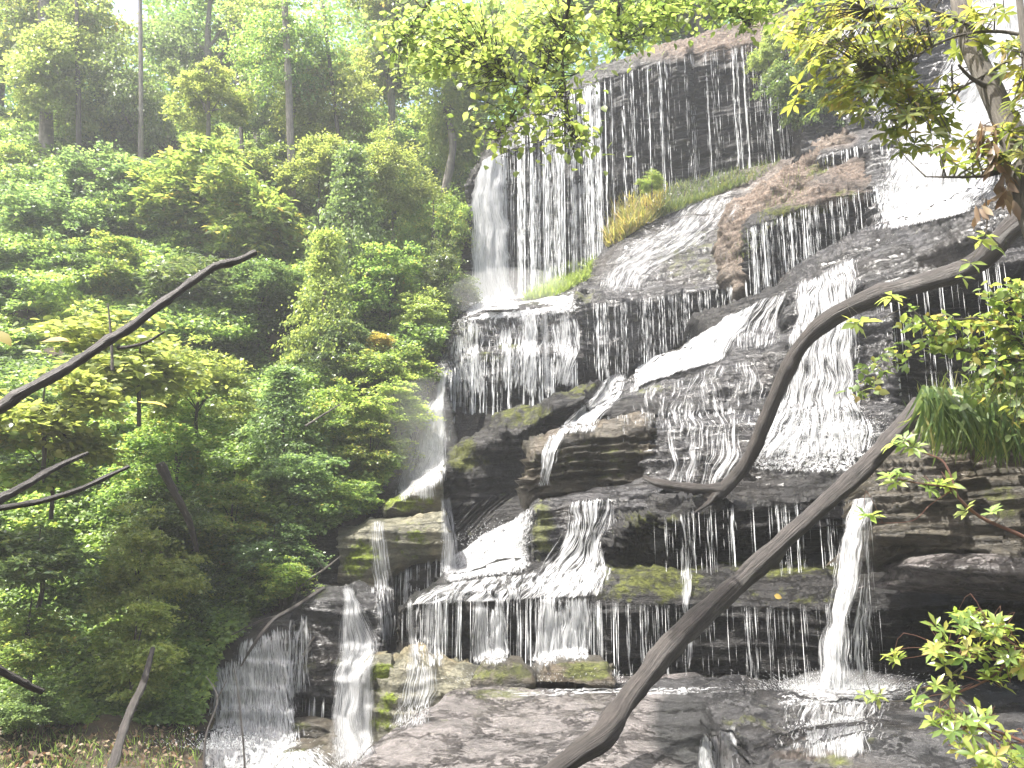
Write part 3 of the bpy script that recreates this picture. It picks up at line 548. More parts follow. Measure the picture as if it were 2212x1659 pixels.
def veil(label, x0, x1, yt, yb, n, cover, seed, w=(.25, .6), spread=10, **k):
    rg = np.random.default_rng(seed + 300); W = x1 - x0
    for q in range(n):
        ww = W * rg.uniform(*w); a = x0 + rg.random() * (W - ww); b = a + ww; t = yt[0] + (yt[1] - yt[0]) * ((a + b) / 2 - x0) / W
        tt = t + (rg.random() ** 3) * (yb - t) * .25; e = yb - (rg.random() ** 2) * (yb - t) * .12; sp_ = rg.normal() * 4; m = (tt + e) / 2
        drape(label, [((a + 3, tt), (b - 3, tt)), ((a - spread * .3 + sp_ * .5, m), (b + spread * .3 + sp_ * .5, m)), ((a - spread * rg.random() + sp_, e), (b + spread * rg.random() + sp_, e))], cover + rg.normal() * .03, seed=seed * 10 + q, **k)
def drops_geo(p0, p1, r):
    """elongated drops from p0 to p1 (n,3), radius r (n)"""
    n = len(p0); ang = RNG.random(n) * 6.28
    mid = p0 * .35 + p1 * .65; V = np.zeros((n, 5, 3)); V[:, 0] = p0; V[:, 4] = p1
    for k in range(3):
        a = ang + k * 2.094; V[:, 1 + k] = mid + np.stack([np.cos(a) * r, np.sin(a) * r, 0 * r], 1)
    b = np.arange(n)[:, None] * 5
    tris = np.array([[0, 1, 2], [0, 2, 3], [0, 3, 1], [4, 2, 1], [4, 3, 2], [4, 1, 3]])
    return V.reshape(-1, 3), (b[:, None, :] + tris[None]).reshape(-1, 3)
def drips(label, top, bot, n, r=(.004, .009), ln=(.04, .22), gap=.6, off=.08, clump=.72, thick=0, seed=0, sway=.0, tr=(.012, .03), scatter=.03):
    """threads of drops falling from a lip line to a base line"""
    rg = np.random.default_rng(seed + 100)
    T = resamp(top, 400); B = resamp(bot, 400); r = (r[0] * .42, r[1] * .55); tr = (tr[0] * .6, tr[1] * .7); n = int(n * 1.15); ln = (ln[0] * 1.5, ln[1] * 2.6); gap = gap * .45
    p0, p1, rr = [], [], []
    cl = rg.random(max(3, int(n * .12)))
    for k in range(n + thick):
        t = rg.random() if rg.random() > clump else np.clip(cl[rg.integers(len(cl))] + rg.normal() * .008, 0, 1)
        i = int(t * 399); px, py = T[i]; h = hit(px, py + 5)
        if h is None: continue
        y = h.y - off - abs(rg.normal()) * scatter; pt = P(px, py - 1, y)
        bi = int(np.argmin(np.abs(B[:, 0] - px))); pb = P(px, B[bi, 1] + rg.normal() * 4, y)
        z, ze = pt[2], pb[2]; big = k >= n
        wob = rg.random() * 6; sl_ = rg.normal() * .012
        x = pt[0]; rad = rg.uniform(*r) * math.exp(rg.normal() * .35)
        if big: rad = rg.uniform(*tr)
        startfade = rg.random() * .3 * (z - ze) if (rg.random() < .25 and not big) else 0
        z -= startfade
        while z > ze:
            x += sl_ * .1; l = rg.uniform(*ln) * (2.2 if big else 1); g = rg.exponential(gap * np.mean(ln)) * (0 if big else 1)
            xx = x + math.sin(z * 2.3 + wob) * .012 + rg.normal() * .003 * (2 if big else 1); x2 = xx + sway * l + rg.normal() * .003
            yy = y - rg.random() * .02
            p0.append((xx, yy, z + (.05 if big else 0))); p1.append((x2, yy, z - l)); rr.append(rad * rg.uniform(.6, 1.3)); z -= l * (.55 if big else 1) + g
            if big and rg.random() < .8:
                p0.append((xx + rg.normal() * rad * 2, yy, z)); p1.append((xx + rg.normal() * rad * 2, yy, z - l * .6)); rr.append(rad * .5)
    V, Fc = drops_geo(np.array(p0), np.array(p1), np.array(rr))
    return tag(obj('waterfall', V, Fc, M['drop']), label, kind='structure')
def splash(label, cx, cy, y, w, h, n, seed=0, dirx=0., r=(.004, .012)):
    rg = np.random.default_rng(seed + 500)
    px = cx + rg.normal(size=n) * w; py = cy - np.abs(rg.normal(size=n)) * h; yy = y - rg.random(n) * .7
    r = (r[0] * .6, r[1] * .6); p = P(px, py, yy); v = np.stack([(px - cx) / w * .04 + dirx * .05, rg.normal(size=n) * .01, .03 + rg.random(n) * .04], 1) * rg.uniform(.15, .55, (n, 1))
    V, Fc = drops_geo(p, p + v, rg.uniform(*r, n))
    return tag(obj('water_spray', V, Fc, M['drop']), label, kind='stuff')

drape('bright white curtain fall at the left end of the top wall', [((1040, 348), (1092, 322)), ((1022, 400), (1090, 400)), ((1018, 500), (1096, 500)), ((1014, 600), (1104, 600)), ((1004, 672), (1130, 668))], .2, seed=1, layers=2, edge=.2, off=.15, top=.01, bot=.01)
drips('curtain of water threads over the left part of the top wall', [(1035, 360), (1060, 338), (1120, 283), (1170, 243), (1245, 193), (1300, 175)], [(1030, 665), (1130, 655), (1200, 628), (1300, 560)], 480, r=(.006, .012), ln=(.1, .5), gap=.35, thick=26, seed=1, off=.12)
drips('thin water threads over the black right part of the top wall', [(1300, 175), (1420, 133), (1500, 115), (1600, 100), (1720, 78)], [(1300, 560), (1330, 500), (1380, 410), (1470, 395), (1550, 395), (1650, 355), (1720, 340)], 150, r=(.005, .011), ln=(.08, .4), gap=.7, thick=9, seed=2, clump=.7, off=.12)
drips('thread of water falling between the top wall and the leafy vine', [(1716, 70), (1730, 68)], [(1716, 330), (1730, 335)], 12, r=(.008, .015), ln=(.1, .5), gap=.3, thick=4, seed=3)
drape('broad white cascade behind the leaning trunk at the top right', [((2050, -20), (2300, -60)), ((2060, 100), (2300, 100)), ((1980, 220), (2260, 250)), ((1920, 320), (2190, 330)), ((1895, 420), (2130, 430)), ((1888, 505), (2110, 455))], .16, seed=4, layers=2, edge=.2, top=.01, bot=.04, res=8)
drape('second strand of the top right cascade', [((1790, 40), (1960, -10)), ((1790, 120), (1900, 100)), ((1850, 220), (2000, 220)), ((1900, 300), (2030, 300))], .02, seed=5, res=8)
drips('short drips over the small black step', [(1770, 340), (1800, 328), (1860, 314), (1920, 305)], [(1770, 366), (1860, 345), (1920, 335)], 60, r=(.006, .012), ln=(.05, .2), gap=.5, seed=5)
drips('even row of drips over the upper right ledge', [(1612, 494), (1700, 463), (1800, 430), (1900, 398)], [(1614, 645), (1700, 618), (1760, 590), (1900, 505)], 170, r=(.004, .009), ln=(.08, .35), gap=.5, thick=10, seed=6, clump=.65)
drape('thin misty film sliding down the grassy rock slope', [((1500, 420), (1600, 425)), ((1420, 470), (1590, 480)), ((1340, 530), (1540, 520)), ((1290, 590), (1450, 570)), ((1270, 640), (1400, 630))], .04, 'water_mist', seed=7, fall=False, edge=.3)
drips('drips over the black face of the grassy rock slope', [(1265, 655), (1330, 655), (1420, 640), (1530, 628), (1612, 608)], [(1262, 800), (1350, 795), (1400, 780), (1500, 705), (1612, 650)], 190, r=(.005, .009), ln=(.05, .25), gap=.8, thick=3, seed=8)
drape('white churned water spreading at the foot of the curtain fall', [((1000, 645), (1250, 618)), ((985, 668), (1255, 640)), ((960, 700), (1256, 675))], .18, 'foam', seed=9, fall=False, top=.3, edge=.12)
drape('veil of water over the domed misty ledge', [((955, 690), (1258, 655)), ((952, 730), (1260, 690)), ((950, 790), (1262, 765)), ((952, 830), (1262, 840))], -.16, 'water_thin', seed=10, edge=.06)
veil('strands of water over the domed misty ledge', 955, 1258, (700, 655), 860, 9, .04, 72, w=(.07, .2), spread=12, res=6, edge=.45)
drips('threads over the square black face of the second misty ledge', [(952, 808), (1010, 778), (1060, 765), (1150, 768), (1255, 778)], [(966, 975), (1090, 895), (1215, 850), (1262, 815)], 130, r=(.007, .014), ln=(.1, .4), gap=.3, thick=16, seed=11)
drape('white strand spilling down the right end of the misty ledges', [((1180, 700), (1256, 680)), ((1185, 760), (1260, 760)), ((1190, 840), (1230, 830))], .03, seed=12)
drape('white fall dropping along the left end of the misty ledges', [((948, 800), (970, 790)), ((935, 860), (962, 850)), ((930, 930), (965, 940)), ((905, 1000), (968, 1010)), ((850, 1060), (950, 1050))], .14, seed=13, layers=1)
drape('faint spray veil left of the misty ledges', [((925, 860), (955, 850)), ((880, 940), (950, 940)), ((850, 1010), (945, 1010)), ((828, 1075), (940, 1065))], .05, 'water_mist', seed=14)
veil('steep misty fall tumbling along the left edge of the misty ledges', 905, 968, (905, 830), 1060, 5, .14, 70, spread=26, res=6, edge=.4)
veil('broad soft fall above the mossy lime edged block', 850, 950, (1000, 960), 1085, 5, .08, 71, spread=20, res=6, edge=.45)
drape('narrow fall beside the dark boulder', [((952, 1070), (975, 1070)), ((950, 1140), (985, 1140)), ((945, 1245), (1000, 1245))], .06, seed=15)
drape('steep white cascade left of the black tumbled rock', [((1338, 815), (1650, 635)), ((1345, 835), (1610, 690)), ((1350, 852), (1556, 775))], .14, seed=16, layers=2, edge=.12, top=.02, bot=.02)
drape('streaks of water over the black tumbled rock', [((1620, 650), (1720, 620)), ((1560, 700), (1700, 690)), ((1560, 770), (1690, 750))], -.04, 'water_film', seed=17)
drape('cascade running down left of the low black step', [((1315, 812), (1352, 800)), ((1265, 860), (1345, 855)), ((1225, 905), (1300, 900)), ((1195, 940), (1290, 935))], .14, seed=18)
drape('thin stream round the left end of the brown slab', [((1180, 935), (1235, 925)), ((1165, 985), (1205, 975)), ((1155, 1060), (1185, 1060))], .05, seed=19)
drape('thin water over the long grey hump', [((1330, 850), (1700, 745)), ((1330, 890), (1700, 890)), ((1330, 935), (1700, 925))], -.12, 'water_film', seed=20)
drape('sparkling thin water over the broad grey sheet of rock', [((1400, 915), (1640, 900)), ((1400, 990), (1640, 980)), ((1400, 1060), (1600, 1060))], -.10, 'water_film', seed=21)
drips('drips over the low black step', [(1290, 900), (1480, 888), (1600, 888)], [(1290, 935), (1480, 925), (1600, 922)], 70, ln=(.03, .15), seed=22)
drape('pale streaming cascade over the big dark boulder', [((1705, 615), (1870, 540)), ((1700, 680), (1870, 620)), ((1690, 760), (1872, 750)), ((1660, 850), (1880, 850)), ((1620, 930), (1905, 905)), ((1600, 1010), (1905, 1010))], -.03, seed=23, layers=2, edge=.15, res=7)
drape('white churned water where the central cascade lands', [((1640, 915), (1910, 900)), ((1600, 975), (1905, 960)), ((1580, 1020), (1890, 1030))], .02, 'foam', seed=24)
drips('thin drips in the black hollow on the right', [(1870, 660), (2000, 605), (2100, 575), (2200, 560)], [(1870, 900), (2000, 900), (2200, 900)], 60, r=(.004, .008), ln=(.1, .4), gap=1, thick=2, seed=25)
drape('bright churning cascade below the dark boulder', [((950, 1215), (1160, 1085)), ((945, 1235), (1155, 1160)), ((943, 1262), (1150, 1235))], .1, 'foam', seed=26, layers=2, edge=.12)
drape('two white streams beside the upright mossy corner', [((1225, 1078), (1330, 1072)), ((1215, 1140), (1330, 1130)), ((1180, 1200), (1330, 1190)), ((1120, 1250), (1320, 1250)), ((1100, 1290), (1310, 1290))], .02, seed=27)
drape('water sliding over the mossy top of the lowest ledge', [((930, 1262), (1330, 1215)), ((860, 1310), (1320, 1290))], .03, 'water_thin', seed=28, edge=.08)
for k, (a, b, n_, c0, lab) in enumerate([(862, 920, 3, .0, 'first veil from the left on the lowest ledge'), (915, 980, 3, .03, 'second veil from the left on the lowest ledge'), (1000, 1115, 6, .08, 'third and denser veil on the lowest ledge'), (1130, 1290, 7, .06, 'widest veil on the lowest ledge, left of the black drips')]):
    veil(lab, a, b, (1290 - k * 2, 1284), 1450 - (8 if k > 1 else 0), n_, c0, 30 + k, res=5, edge=.42, off=.12)
drips('loose threads between the veils of the lowest ledge', [(860, 1315), (960, 1282), (1160, 1288), (1340, 1300)], [(870, 1440), (1020, 1480), (1160, 1478), (1340, 1472)], 130, r=(.003, .007), ln=(.08, .5), gap=.6, thick=14, seed=35, tr=(.008, .018))
drips('long fine drips over the black face of the lowest ledge', [(1320, 1302), (1480, 1308), (1650, 1310), (1800, 1302), (1900, 1294)], [(1320, 1470), (1480, 1474), (1650, 1476), (1900, 1478)], 130, r=(.0018, .0042), ln=(.03, .3), gap=1.3, thick=4, seed=36, tr=(.005, .01))
drape('thin stream crossing the mossy top behind the log', [((1455, 1108), (1500, 1105)), ((1462, 1180), (1505, 1180)), ((1462, 1260), (1508, 1260)), ((1465, 1340), (1500, 1340)), ((1470, 1470), (1495, 1470))], .0, seed=37, edge=.4)
drips('drips over the thin black layered shelf', [(1400, 1118), (1520, 1100), (1650, 1092), (1800, 1082), (1895, 1070)], [(1400, 1205), (1650, 1215), (1895, 1210)], 95, r=(.003, .006), ln=(.05, .35), gap=.9, thick=9, seed=38, tr=(.006, .014))
drape('single strong stream plunging down at the right', [((1835, 1078), (1890, 1072)), ((1815, 1130), (1882, 1130)), ((1795, 1220), (1868, 1220)), ((1785, 1330), (1850, 1330)), ((1768, 1400), (1842, 1400)), ((1758, 1490), (1850, 1490))], .06, seed=39, layers=3, off=.35, edge=.4, top=.0, bot=.01, res=5)
drape('loose strands right of the plunging stream', [((1865, 1090), (1890, 1085)), ((1855, 1230), (1880, 1230)), ((1840, 1350), (1885, 1350)), ((1830, 1480), (1895, 1480))], -.06, seed=40, off=.3, res=5)
drape('white foam spreading below the plunging stream', [((1680, 1478), (1990, 1474)), ((1640, 1500), (2010, 1490)), ((1640, 1530), (1960, 1520))], .05, 'foam', seed=41, fall=False, edge=.3)
veil('lower fall under the plunging stream', 1740, 1885, (1502, 1500), 1645, 16, -.02, 76, w=(.1, .28), spread=44, res=4, edge=.48, off=.035, fall=False)
drape('thin sheets on the dark rock around the lower fall', [((1640, 1510), (1960, 1505)), ((1640, 1570), (1950, 1560)), ((1620, 1640), (1940, 1600))], -.12, seed=43, res=5)
veil('small fall at the bottom edge beside the log', 1482, 1596, (1596, 1560), 1690, 10, .12, 75, w=(.12, .3), spread=12, res=4, edge=.45, off=.035, fall=False)
drape('shallow film of water at the back of the flat slab', [((1040, 1488), (1640, 1480)), ((1000, 1508), (1640, 1498))], .0, 'foam', seed=45, fall=False, edge=.3, res=5)
drape('fall between the two lower left rocks', [((738, 1262), (765, 1262)), ((732, 1320), (795, 1320)), ((718, 1400), (825, 1395)), ((706, 1470), (800, 1470)), ((704, 1560), (790, 1560)), ((696, 1680), (800, 1680))], .03, seed=46, layers=2, res=5, edge=.35)
veil('strands of the fall between the two lower left rocks', 708, 815, (1370, 1370), 1660, 7, .06, 74, w=(.2, .45), spread=8, res=5, edge=.4)
drape('bright fall over the squat mossy column', [((800, 1122), (838, 1120)), ((795, 1170), (842, 1165)), ((800, 1240), (850, 1240)), ((805, 1300), (860, 1300)), ((815, 1400), (862, 1400))], .0, seed=47, res=4)
drips('fine drips under the squat mossy column', [(760, 1262), (810, 1268), (860, 1235), (955, 1200)], [(770, 1330), (830, 1400), (860, 1400), (955, 1260)], 90, r=(.005, .01), ln=(.08, .3), gap=.4, seed=48)
veil('leftmost veil of water', 470, 640, (1400, 1335), 1640, 8, .02, 49, spread=34, res=5, edge=.4)
veil('outer left fan of the leftmost veil of water', 430, 560, (1450, 1390), 1650, 6, .0, 59, spread=30, res=5, edge=.4)
veil('loose streams stepping down the right part of the leftmost veil of water', 560, 690, (1350, 1310), 1520, 5, -.04, 73, w=(.15, .35), spread=14, res=5, edge=.4)
drips('row of straight drips under the olive green stepped rock', [(595, 1498), (660, 1505), (705, 1505)], [(595, 1580), (660, 1570), (705, 1568)], 45, r=(.007, .012), ln=(.2, .5), gap=.2, seed=50)
drape('thin green sheet of water on the leaning rock', [((870, 1420), (955, 1440)), ((850, 1480), (960, 1490)), ((825, 1590), (930, 1570))], -.02, seed=51, res=5)
drape('foaming pool at the bottom left', [((440, 1590), (680, 1600)), ((400, 1630), (720, 1635)), ((370, 1700), (760, 1700))], .2, 'foam', seed=52, fall=False, res=6)
splash('spray at the foot of the plunging stream', 1800, 1492, 11.4, 80, 16, 2400, 1, r=(.003, .007))
splash('spray at the foot of the lowest ledge veils', 1180, 1478, 12.4, 90, 12, 1800, 2, r=(.003, .007))
splash('spray at the foot of the curtain fall', 1060, 668, 26.0, 60, 22, 1500, 3)
splash('spray where the central cascade lands', 1780, 935, 14.8, 80, 22, 900, 4)
splash('spray below the dark boulder', 1080, 1180, 16.0, 50, 22, 700, 5)
splash('spray above the foaming pool', 500, 1620, 13.6, 70, 18, 800, 6)

# ================================================================== FOLIAGE
LEAF = {   # (x across, y along, z) templates
 'tri': (np.array([(0, 0, 0), (-.3, .45, .08), (.3, .45, .08), (0, 1, -.05)]), np.array([[0, 2, 1], [1, 2, 3]])),
 'ovate': (np.array([(0, 0, 0), (-.28, .22, .05), (0, .25, 0), (.28, .22, .05), (-.33, .5, .05), (0, .52, .0), (.33, .5, .05), (-.17, .8, .0), (0, .8, -.03), (.17, .8, .0), (0, 1, -.1)]),
           np.array([[0, 2, 1], [0, 3, 2], [1, 2, 4], [2, 5, 4], [2, 3, 5], [3, 6, 5], [4, 5, 7], [5, 8, 7], [5, 6, 8], [6, 9, 8], [7, 8, 10], [8, 9, 10]])),
 'long': (np.array([(0, 0, 0), (-.11, .25, .03), (0, .25, 0), (.11, .25, .03), (-.17, .6, .03), (0, .6, -.02), (.17, .6, .03), (0, 1, -.12)]),
          np.array([[0, 2, 1], [0, 3, 2], [1, 2, 4], [2, 5, 4], [2, 3, 5], [3, 6, 5], [4, 5, 7], [5, 6, 7]])),
 'blade': (np.array([(-.02, 0, 0), (.02, 0, 0), (-.017, .4, .03), (.017, .4, .03), (-.01, .75, -.05), (.01, .75, -.05), (0, 1, -.22)]),
           np.array([[0, 1, 3], [0, 3, 2], [2, 3, 5], [2, 5, 4], [4, 5, 6]])),
}
def unit(v): return v / (np.linalg.norm(v, axis=-1, keepdims=True) + 1e-9)
def leaves(pos, axis, normal, size, kind='tri', tint=None, rg=RNG):
    T, Fc = LEAF[kind]; n = len(pos); axis = unit(axis); side = unit(np.cross(axis, normal)); nn = np.cross(side, axis)
    s = np.asarray(size).reshape(-1, 1, 1) * np.ones((n, 1, 1))
    V = pos[:, None] + s * (T[None, :, 0:1] * side[:, None] + T[None, :, 1:2] * axis[:, None] + T[None, :, 2:3] * nn[:, None])
    k = len(T); Fo = (np.arange(n)[:, None, None] * k + Fc[None]).reshape(-1, 3)
    if tint is None: tint = rg.random(n)
    return V.reshape(-1, 3), Fo, np.repeat(tint, k)
def join(parts):
    V, Fc, T, b = [], [], [], 0
    for v, f, t in parts: V.append(v); Fc.append(f + b); T.append(t); b += len(v)
    return np.concatenate(V), np.concatenate(Fc), np.concatenate(T)
def tube(pts, rad, seg=8, rough=.0, seed=0, n=None, smooth=True):
    pts = np.asarray(pts, float); m = n or max(8, len(pts) * 6)
    p = smoothpath(pts, m) if smooth else resamp3(pts, m)
    r = np.interp(np.linspace(0, 1, m), np.linspace(0, 1, len(rad)), rad)
    d = unit(np.gradient(p, axis=0)); up = np.tile(np.array([.13, .31, .94]), (m, 1)); a = unit(np.cross(d, up)); b = np.cross(d, a)
    th = np.linspace(0, 2 * np.pi, seg, endpoint=False)
    ring = a[:, None] * np.cos(th)[None, :, None] + b[:, None] * np.sin(th)[None, :, None]
    V = p[:, None] + ring * r[:, None, None]
    if rough:
        f = fbm(V * (.35 / max(r.mean(), .01)), 3, seed); ridg = vn(np.stack(np.broadcast_arrays(np.cos(th)[None] * 3, np.sin(th)[None] * 3, np.arange(m)[:, None] * .08), -1), seed)
        V = V + ring * ((f * rough + ridg * rough * .8) * r[:, None])[..., None]
    if rough > .13:
        rk = np.random.default_rng(seed + 5)
        for _ in range(int(m * .12)):
            c_ = V[rk.integers(m), rk.integers(seg)]; dd = np.linalg.norm(V - c_, axis=2) / (r.mean() * 1.1); V = V + ring * (np.exp(-dd ** 2) * r[:, None] * rk.uniform(-.12, .3))[..., None]
    ln = np.r_[0, np.cumsum(np.linalg.norm(np.diff(p, axis=0), axis=1))]
    uv = np.stack(np.broadcast_arrays((np.abs(th[None] / np.pi - 1)) * 1.0, ln[:, None]), -1).reshape(-1, 2)
    i = np.arange(m - 1)[:, None] * seg; j = np.arange(seg)[None]; j2 = (j + 1) % seg
    Fq = np.stack([i + j, i + j2, i + seg + j2, i + seg + j], -1).reshape(-1, 4)
    V = V.reshape(-1, 3)
    c0, c1 = len(V), len(V) + 1
    V = np.concatenate([V, p[:1], p[-1:]]); uv = np.concatenate([uv, [[0, 0]], [[0, ln[-1]]]])
    e = (m - 1) * seg
    T3 = [[c0, (q + 1) % seg, q] for q in range(seg)] + [[c1, e + q, e + (q + 1) % seg] for q in range(seg)]
    return V, Fq, np.array(T3), uv
def tubes(lst, **k):
    V, Q, T, U, b = [], [], [], [], 0
    for a in lst:
        v, q, t3, u = tube(*a, **k); V.append(v); Q.append(q + b); T.append(t3 + b); U.append(u); b += len(v)
    return np.concatenate(V), [np.concatenate(Q), np.concatenate(T)], np.concatenate(U)

def crown_geo(seed, n_clump, per, leaf, clump_r, flat=.45, kind='tri', shell=.45, droop=.25, top_only=-.6, cone=0, big=4):
    """leaf clumps spread through a unit ball; returns geometry and clump centres"""
    rg = np.random.default_rng(seed); cs = []
    lob = unit(rg.normal(size=(big, 3))) * rg.uniform(.3, .8, (big, 1)) * np.array([1, 1, .85]); lr = rg.uniform(.28, .6, big)
    while len(cs) < n_clump:
        d = unit(rg.normal(size=3)); 
        if d[2] < top_only: continue
        r = rg.random() ** shell
        c = d * r
        if cone: 
            h = rg.random(); a = rg.random() * 6.28; rad = (1 - h) * .95 * rg.random() ** .4; c = np.array([math.cos(a) * rad, math.sin(a) * rad, h * 2 - 1])
        else:
            l_ = rg.integers(big); c = c * lr[l_] + lob[l_]
        if abs(c[2]) > 1.3: continue
        cs.append(c)
    cs = np.array(cs); P_, A_, N_, T_ = [], [], [], []
    for c in cs:
        m = int(per * rg.uniform(.5, 1.5)); rr = clump_r * rg.uniform(.6, 1.4)
        q = rg.normal(size=(m, 3)) * rr * np.array([.6, .6, .6 * flat]); out = unit(c * np.array([1, 1, .4]) + 1e-3)
        # tilt the spray a little outward and down
        q[:, 2] -= droop * (q @ out)
        P_.append(c + q); ax = rg.normal(size=(m, 3)); ax[:, 2] *= .35; ax += out * .6; ax[:, 2] -= droop; A_.append(ax)
        nn = rg.normal(size=(m, 3)) * .6 + np.array([-.2, -.3, .9]) + out * .15; N_.append(nn)
        T_.append(np.clip(rg.normal(rg.uniform(.25, .65), .2, m), 0, 1))
    pos, ax, nn, tt = map(np.concatenate, (P_, A_, N_, T_))
    V, Fc, T = leaves(pos, ax, nn, leaf * rg.uniform(.6, 1.3, len(pos)), kind, tt)
    return V, Fc, T, cs
PROTO = {}
def proto(key, mat, **k):
    if (key, mat) not in PROTO:
        if key not in PROTO: PROTO[key] = crown_geo(**k)
        V, Fc, T, cs = PROTO[key]
        PROTO[(key, mat)] = mesh('crown', V, Fc, M[mat], attrs=dict(tint=T)); 
    return PROTO[(key, mat)]
KINDS = {
 'bush': [dict(seed=s, n_clump=190, per=66, leaf=.074, clump_r=.14, flat=.4, big=11) for s in (1, 2, 3, 4, 5)],
 'rhodo': [dict(seed=s, n_clump=260, per=30, leaf=.14, clump_r=.13, flat=.55, kind='long', shell=.4, big=9) for s in (11, 12)],
 'broad': [dict(seed=s, n_clump=130, per=34, leaf=.12, clump_r=.24, flat=.35, kind='ovate') for s in (21, 22)],
 'tree': [dict(seed=s, n_clump=330, per=80, leaf=.054, clump_r=.15, flat=.4, big=12, shell=.6, droop=.35) for s in (31, 32, 33)],
 'airy': [dict(seed=s, n_clump=230, per=70, leaf=.053, clump_r=.14, flat=.3, big=11, shell=.7, droop=.4) for s in (41, 42)],
 'hemlock': [dict(seed=s, n_clump=240, per=50, leaf=.07, clump_r=.2, flat=.3, cone=1, droop=.55) for s in (51, 52)],
}
def plant(name, label, cat, px, py, y, wpx, hpx, kind, mat, group=None, trunk=None, tr=.06, bark='bark', seed=0, lean=0., limbs=5, foot=None, tall=None):
    """px,py: middle of the crown; wpx,hpx: its width and height in the 2212 px frame; trunk: pixel row of its foot"""
    rg = np.random.default_rng(seed * 7 + int(px) + int(py) * 3)
    c = P(px, py, y); sc = y / F * 1.0 / (cp - (829.5 - py) / F * sp)
    rx, rz = wpx / 2 * sc * 1.18, hpx / 2 * sc * 1.12; ry = (rx + min(rx, rz)) / 2
    fpx = px if foot is None else foot
    f = P(fpx, trunk if trunk else py + hpx * .62, y)
    root = empty(name, f); tag(root, label, cat, group)
    ks = KINDS[kind]; i = (seed + int(px)) % len(ks)
    cr = link('crown', proto((kind, i), mat, **ks[i]), root, tuple(c - f))
    cr.scale = (rx, ry, rz); cr.rotation_euler = (0, 0, rg.random() * 6.28)
    cs = PROTO[(kind, i)][3]
    # trunk and limbs reach into the clumps
    a = cr.rotation_euler[2]; Rm = np.array([[math.cos(a), -math.sin(a), 0], [math.sin(a), math.cos(a), 0], [0, 0, 1]])
    top = c - f + np.array([0, 0, rz * .7]); z = np.zeros(3)
    mid = (c - f) * .5 + rg.normal(size=3) * np.array([1, 1, 0]) * tr * 1.5
    segs = [([z, mid, c - f, top], [tr * 1.25, tr, tr * .75, tr * .15])]
    if tall is not None:
        yf = y - ry * .55; tr = tr * .72; fw = P(fpx, trunk, yf) - f; tp = P(tall[0], tall[1], yf) - f - fw; segs = [([z + fw, tp * .35 + fw + np.array([tr * .25, 0, 0]), tp * .7 + fw, tp + fw], [tr * 1.2, tr, tr * .85, tr * .6])]
    for k in range(limbs):
        q = (cs[rg.integers(len(cs))] * np.array([rx, ry, rz])) @ Rm.T * .85 + (c - f)
        t0 = rg.uniform(.25, .8); s = (c - f) * t0 + top * 0; s = mid * (1 - t0) + (c - f) * t0
        segs.append(([s, (s + q) / 2 + np.array([0, 0, .1 * rz]), q], [tr * .45, tr * .3, tr * .08]))
    V, Fc, U = tubes(segs, seg=7, rough=.12)
    link('trunk', mesh('trunk', V, Fc, M[bark], uv=U, smooth=True), root)
    return root
GT, GS = 'trees on the hillside left of the falls', 'shrubs on the hillside left of the falls'
def tree(label, *a, **k): return plant('tree', label, 'tree', *a, group=GT, **k)
def shrub(label, *a, **k): return plant('shrub', label, 'shrub', *a, group=GS, **k)
# ---- trees of the upper left, far ones first
tree('pale hazy tree at the very left edge of the sky', 10, 90, 37, 330, 420, 'tree', 'leaf_blue', trunk=420, tr=.2, seed=1)
tree('tall tree with a thick grey trunk at the upper left corner', 120, 20, 33, 260, 380, 'airy', 'leaf_mid', trunk=440, tr=.36, seed=2, foot=98, tall=(92, -200))
tree('yellowish leafy tree between the thick grey trunk and the sky gap', 170, 210, 32, 250, 330, 'tree', 'leaf_yel', trunk=400, tr=.14, bark='bark_dark', seed=3, foot=170, tall=(165, -40))
tree('tall ivy clad tree right of the sky gap', 305, 250, 32, 200, 400, 'airy', 'leaf_blue', trunk=420, tr=.13, bark='bark', seed=4, foot=304, tall=(302, -200))
tree('broad blue green tree filling the top between the sky gaps', 450, 60, 38, 330, 300, 'tree', 'leaf_blue', trunk=380, tr=.2, seed=5)
tree('small bright tree with a flat yellow crown above the rhododendrons', 450, 225, 29, 170, 150, 'bush', 'leaf_yel', trunk=340, tr=.09, seed=6, foot=440)
tree('tree with a bare pale lower trunk in the middle of the wood', 625, 120, 30, 230, 330, 'airy', 'leaf_mid', trunk=475, tr=.2, seed=7, foot=632, tall=(608, -200))
tree('bright tree behind the bare pale trunk', 560, 100, 35, 180, 220, 'tree', 'leaf_yel', trunk=380, tr=.14, seed=8)
tree('leaning dark trunked tree right of the small flat crowned tree', 560, 250, 33, 150, 250, 'airy', 'leaf_blue', trunk=360, tr=.12, bark='bark_dark', seed=9, foot=525, tall=(505, 60))
tree('leafy tree left of the beech boughs beneath the second sky gap', 730, 240, 31, 200, 260, 'tree', 'leaf_yel', trunk=430, tr=.12, bark='bark_dark', seed=10, foot=745, tall=(690, -60))
tree('tall green tree behind the beech boughs', 830, 100, 34, 240, 330, 'tree', 'leaf_mid', trunk=380, tr=.18, seed=11)
tree('dark green tree behind the left end of the top wall', 960, 220, 31, 230, 300, 'tree', 'leaf_yel', trunk=420, tr=.16, seed=12)
tree('sunny tree right behind the curtain fall rim', 1130, 90, 31, 260, 260, 'tree', 'leaf_yel', trunk=230, tr=.16, seed=13)
tree('green tree standing above the top wall', 1330, 20, 31, 260, 200, 'tree', 'leaf_mid', trunk=150, tr=.14, seed=14)
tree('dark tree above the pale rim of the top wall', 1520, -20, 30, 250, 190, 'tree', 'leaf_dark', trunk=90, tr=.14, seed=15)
tree('darkest tree above the right end of the top wall', 1700, -50, 29, 250, 190, 'tree', 'leaf_dark', trunk=50, tr=.14, seed=16)
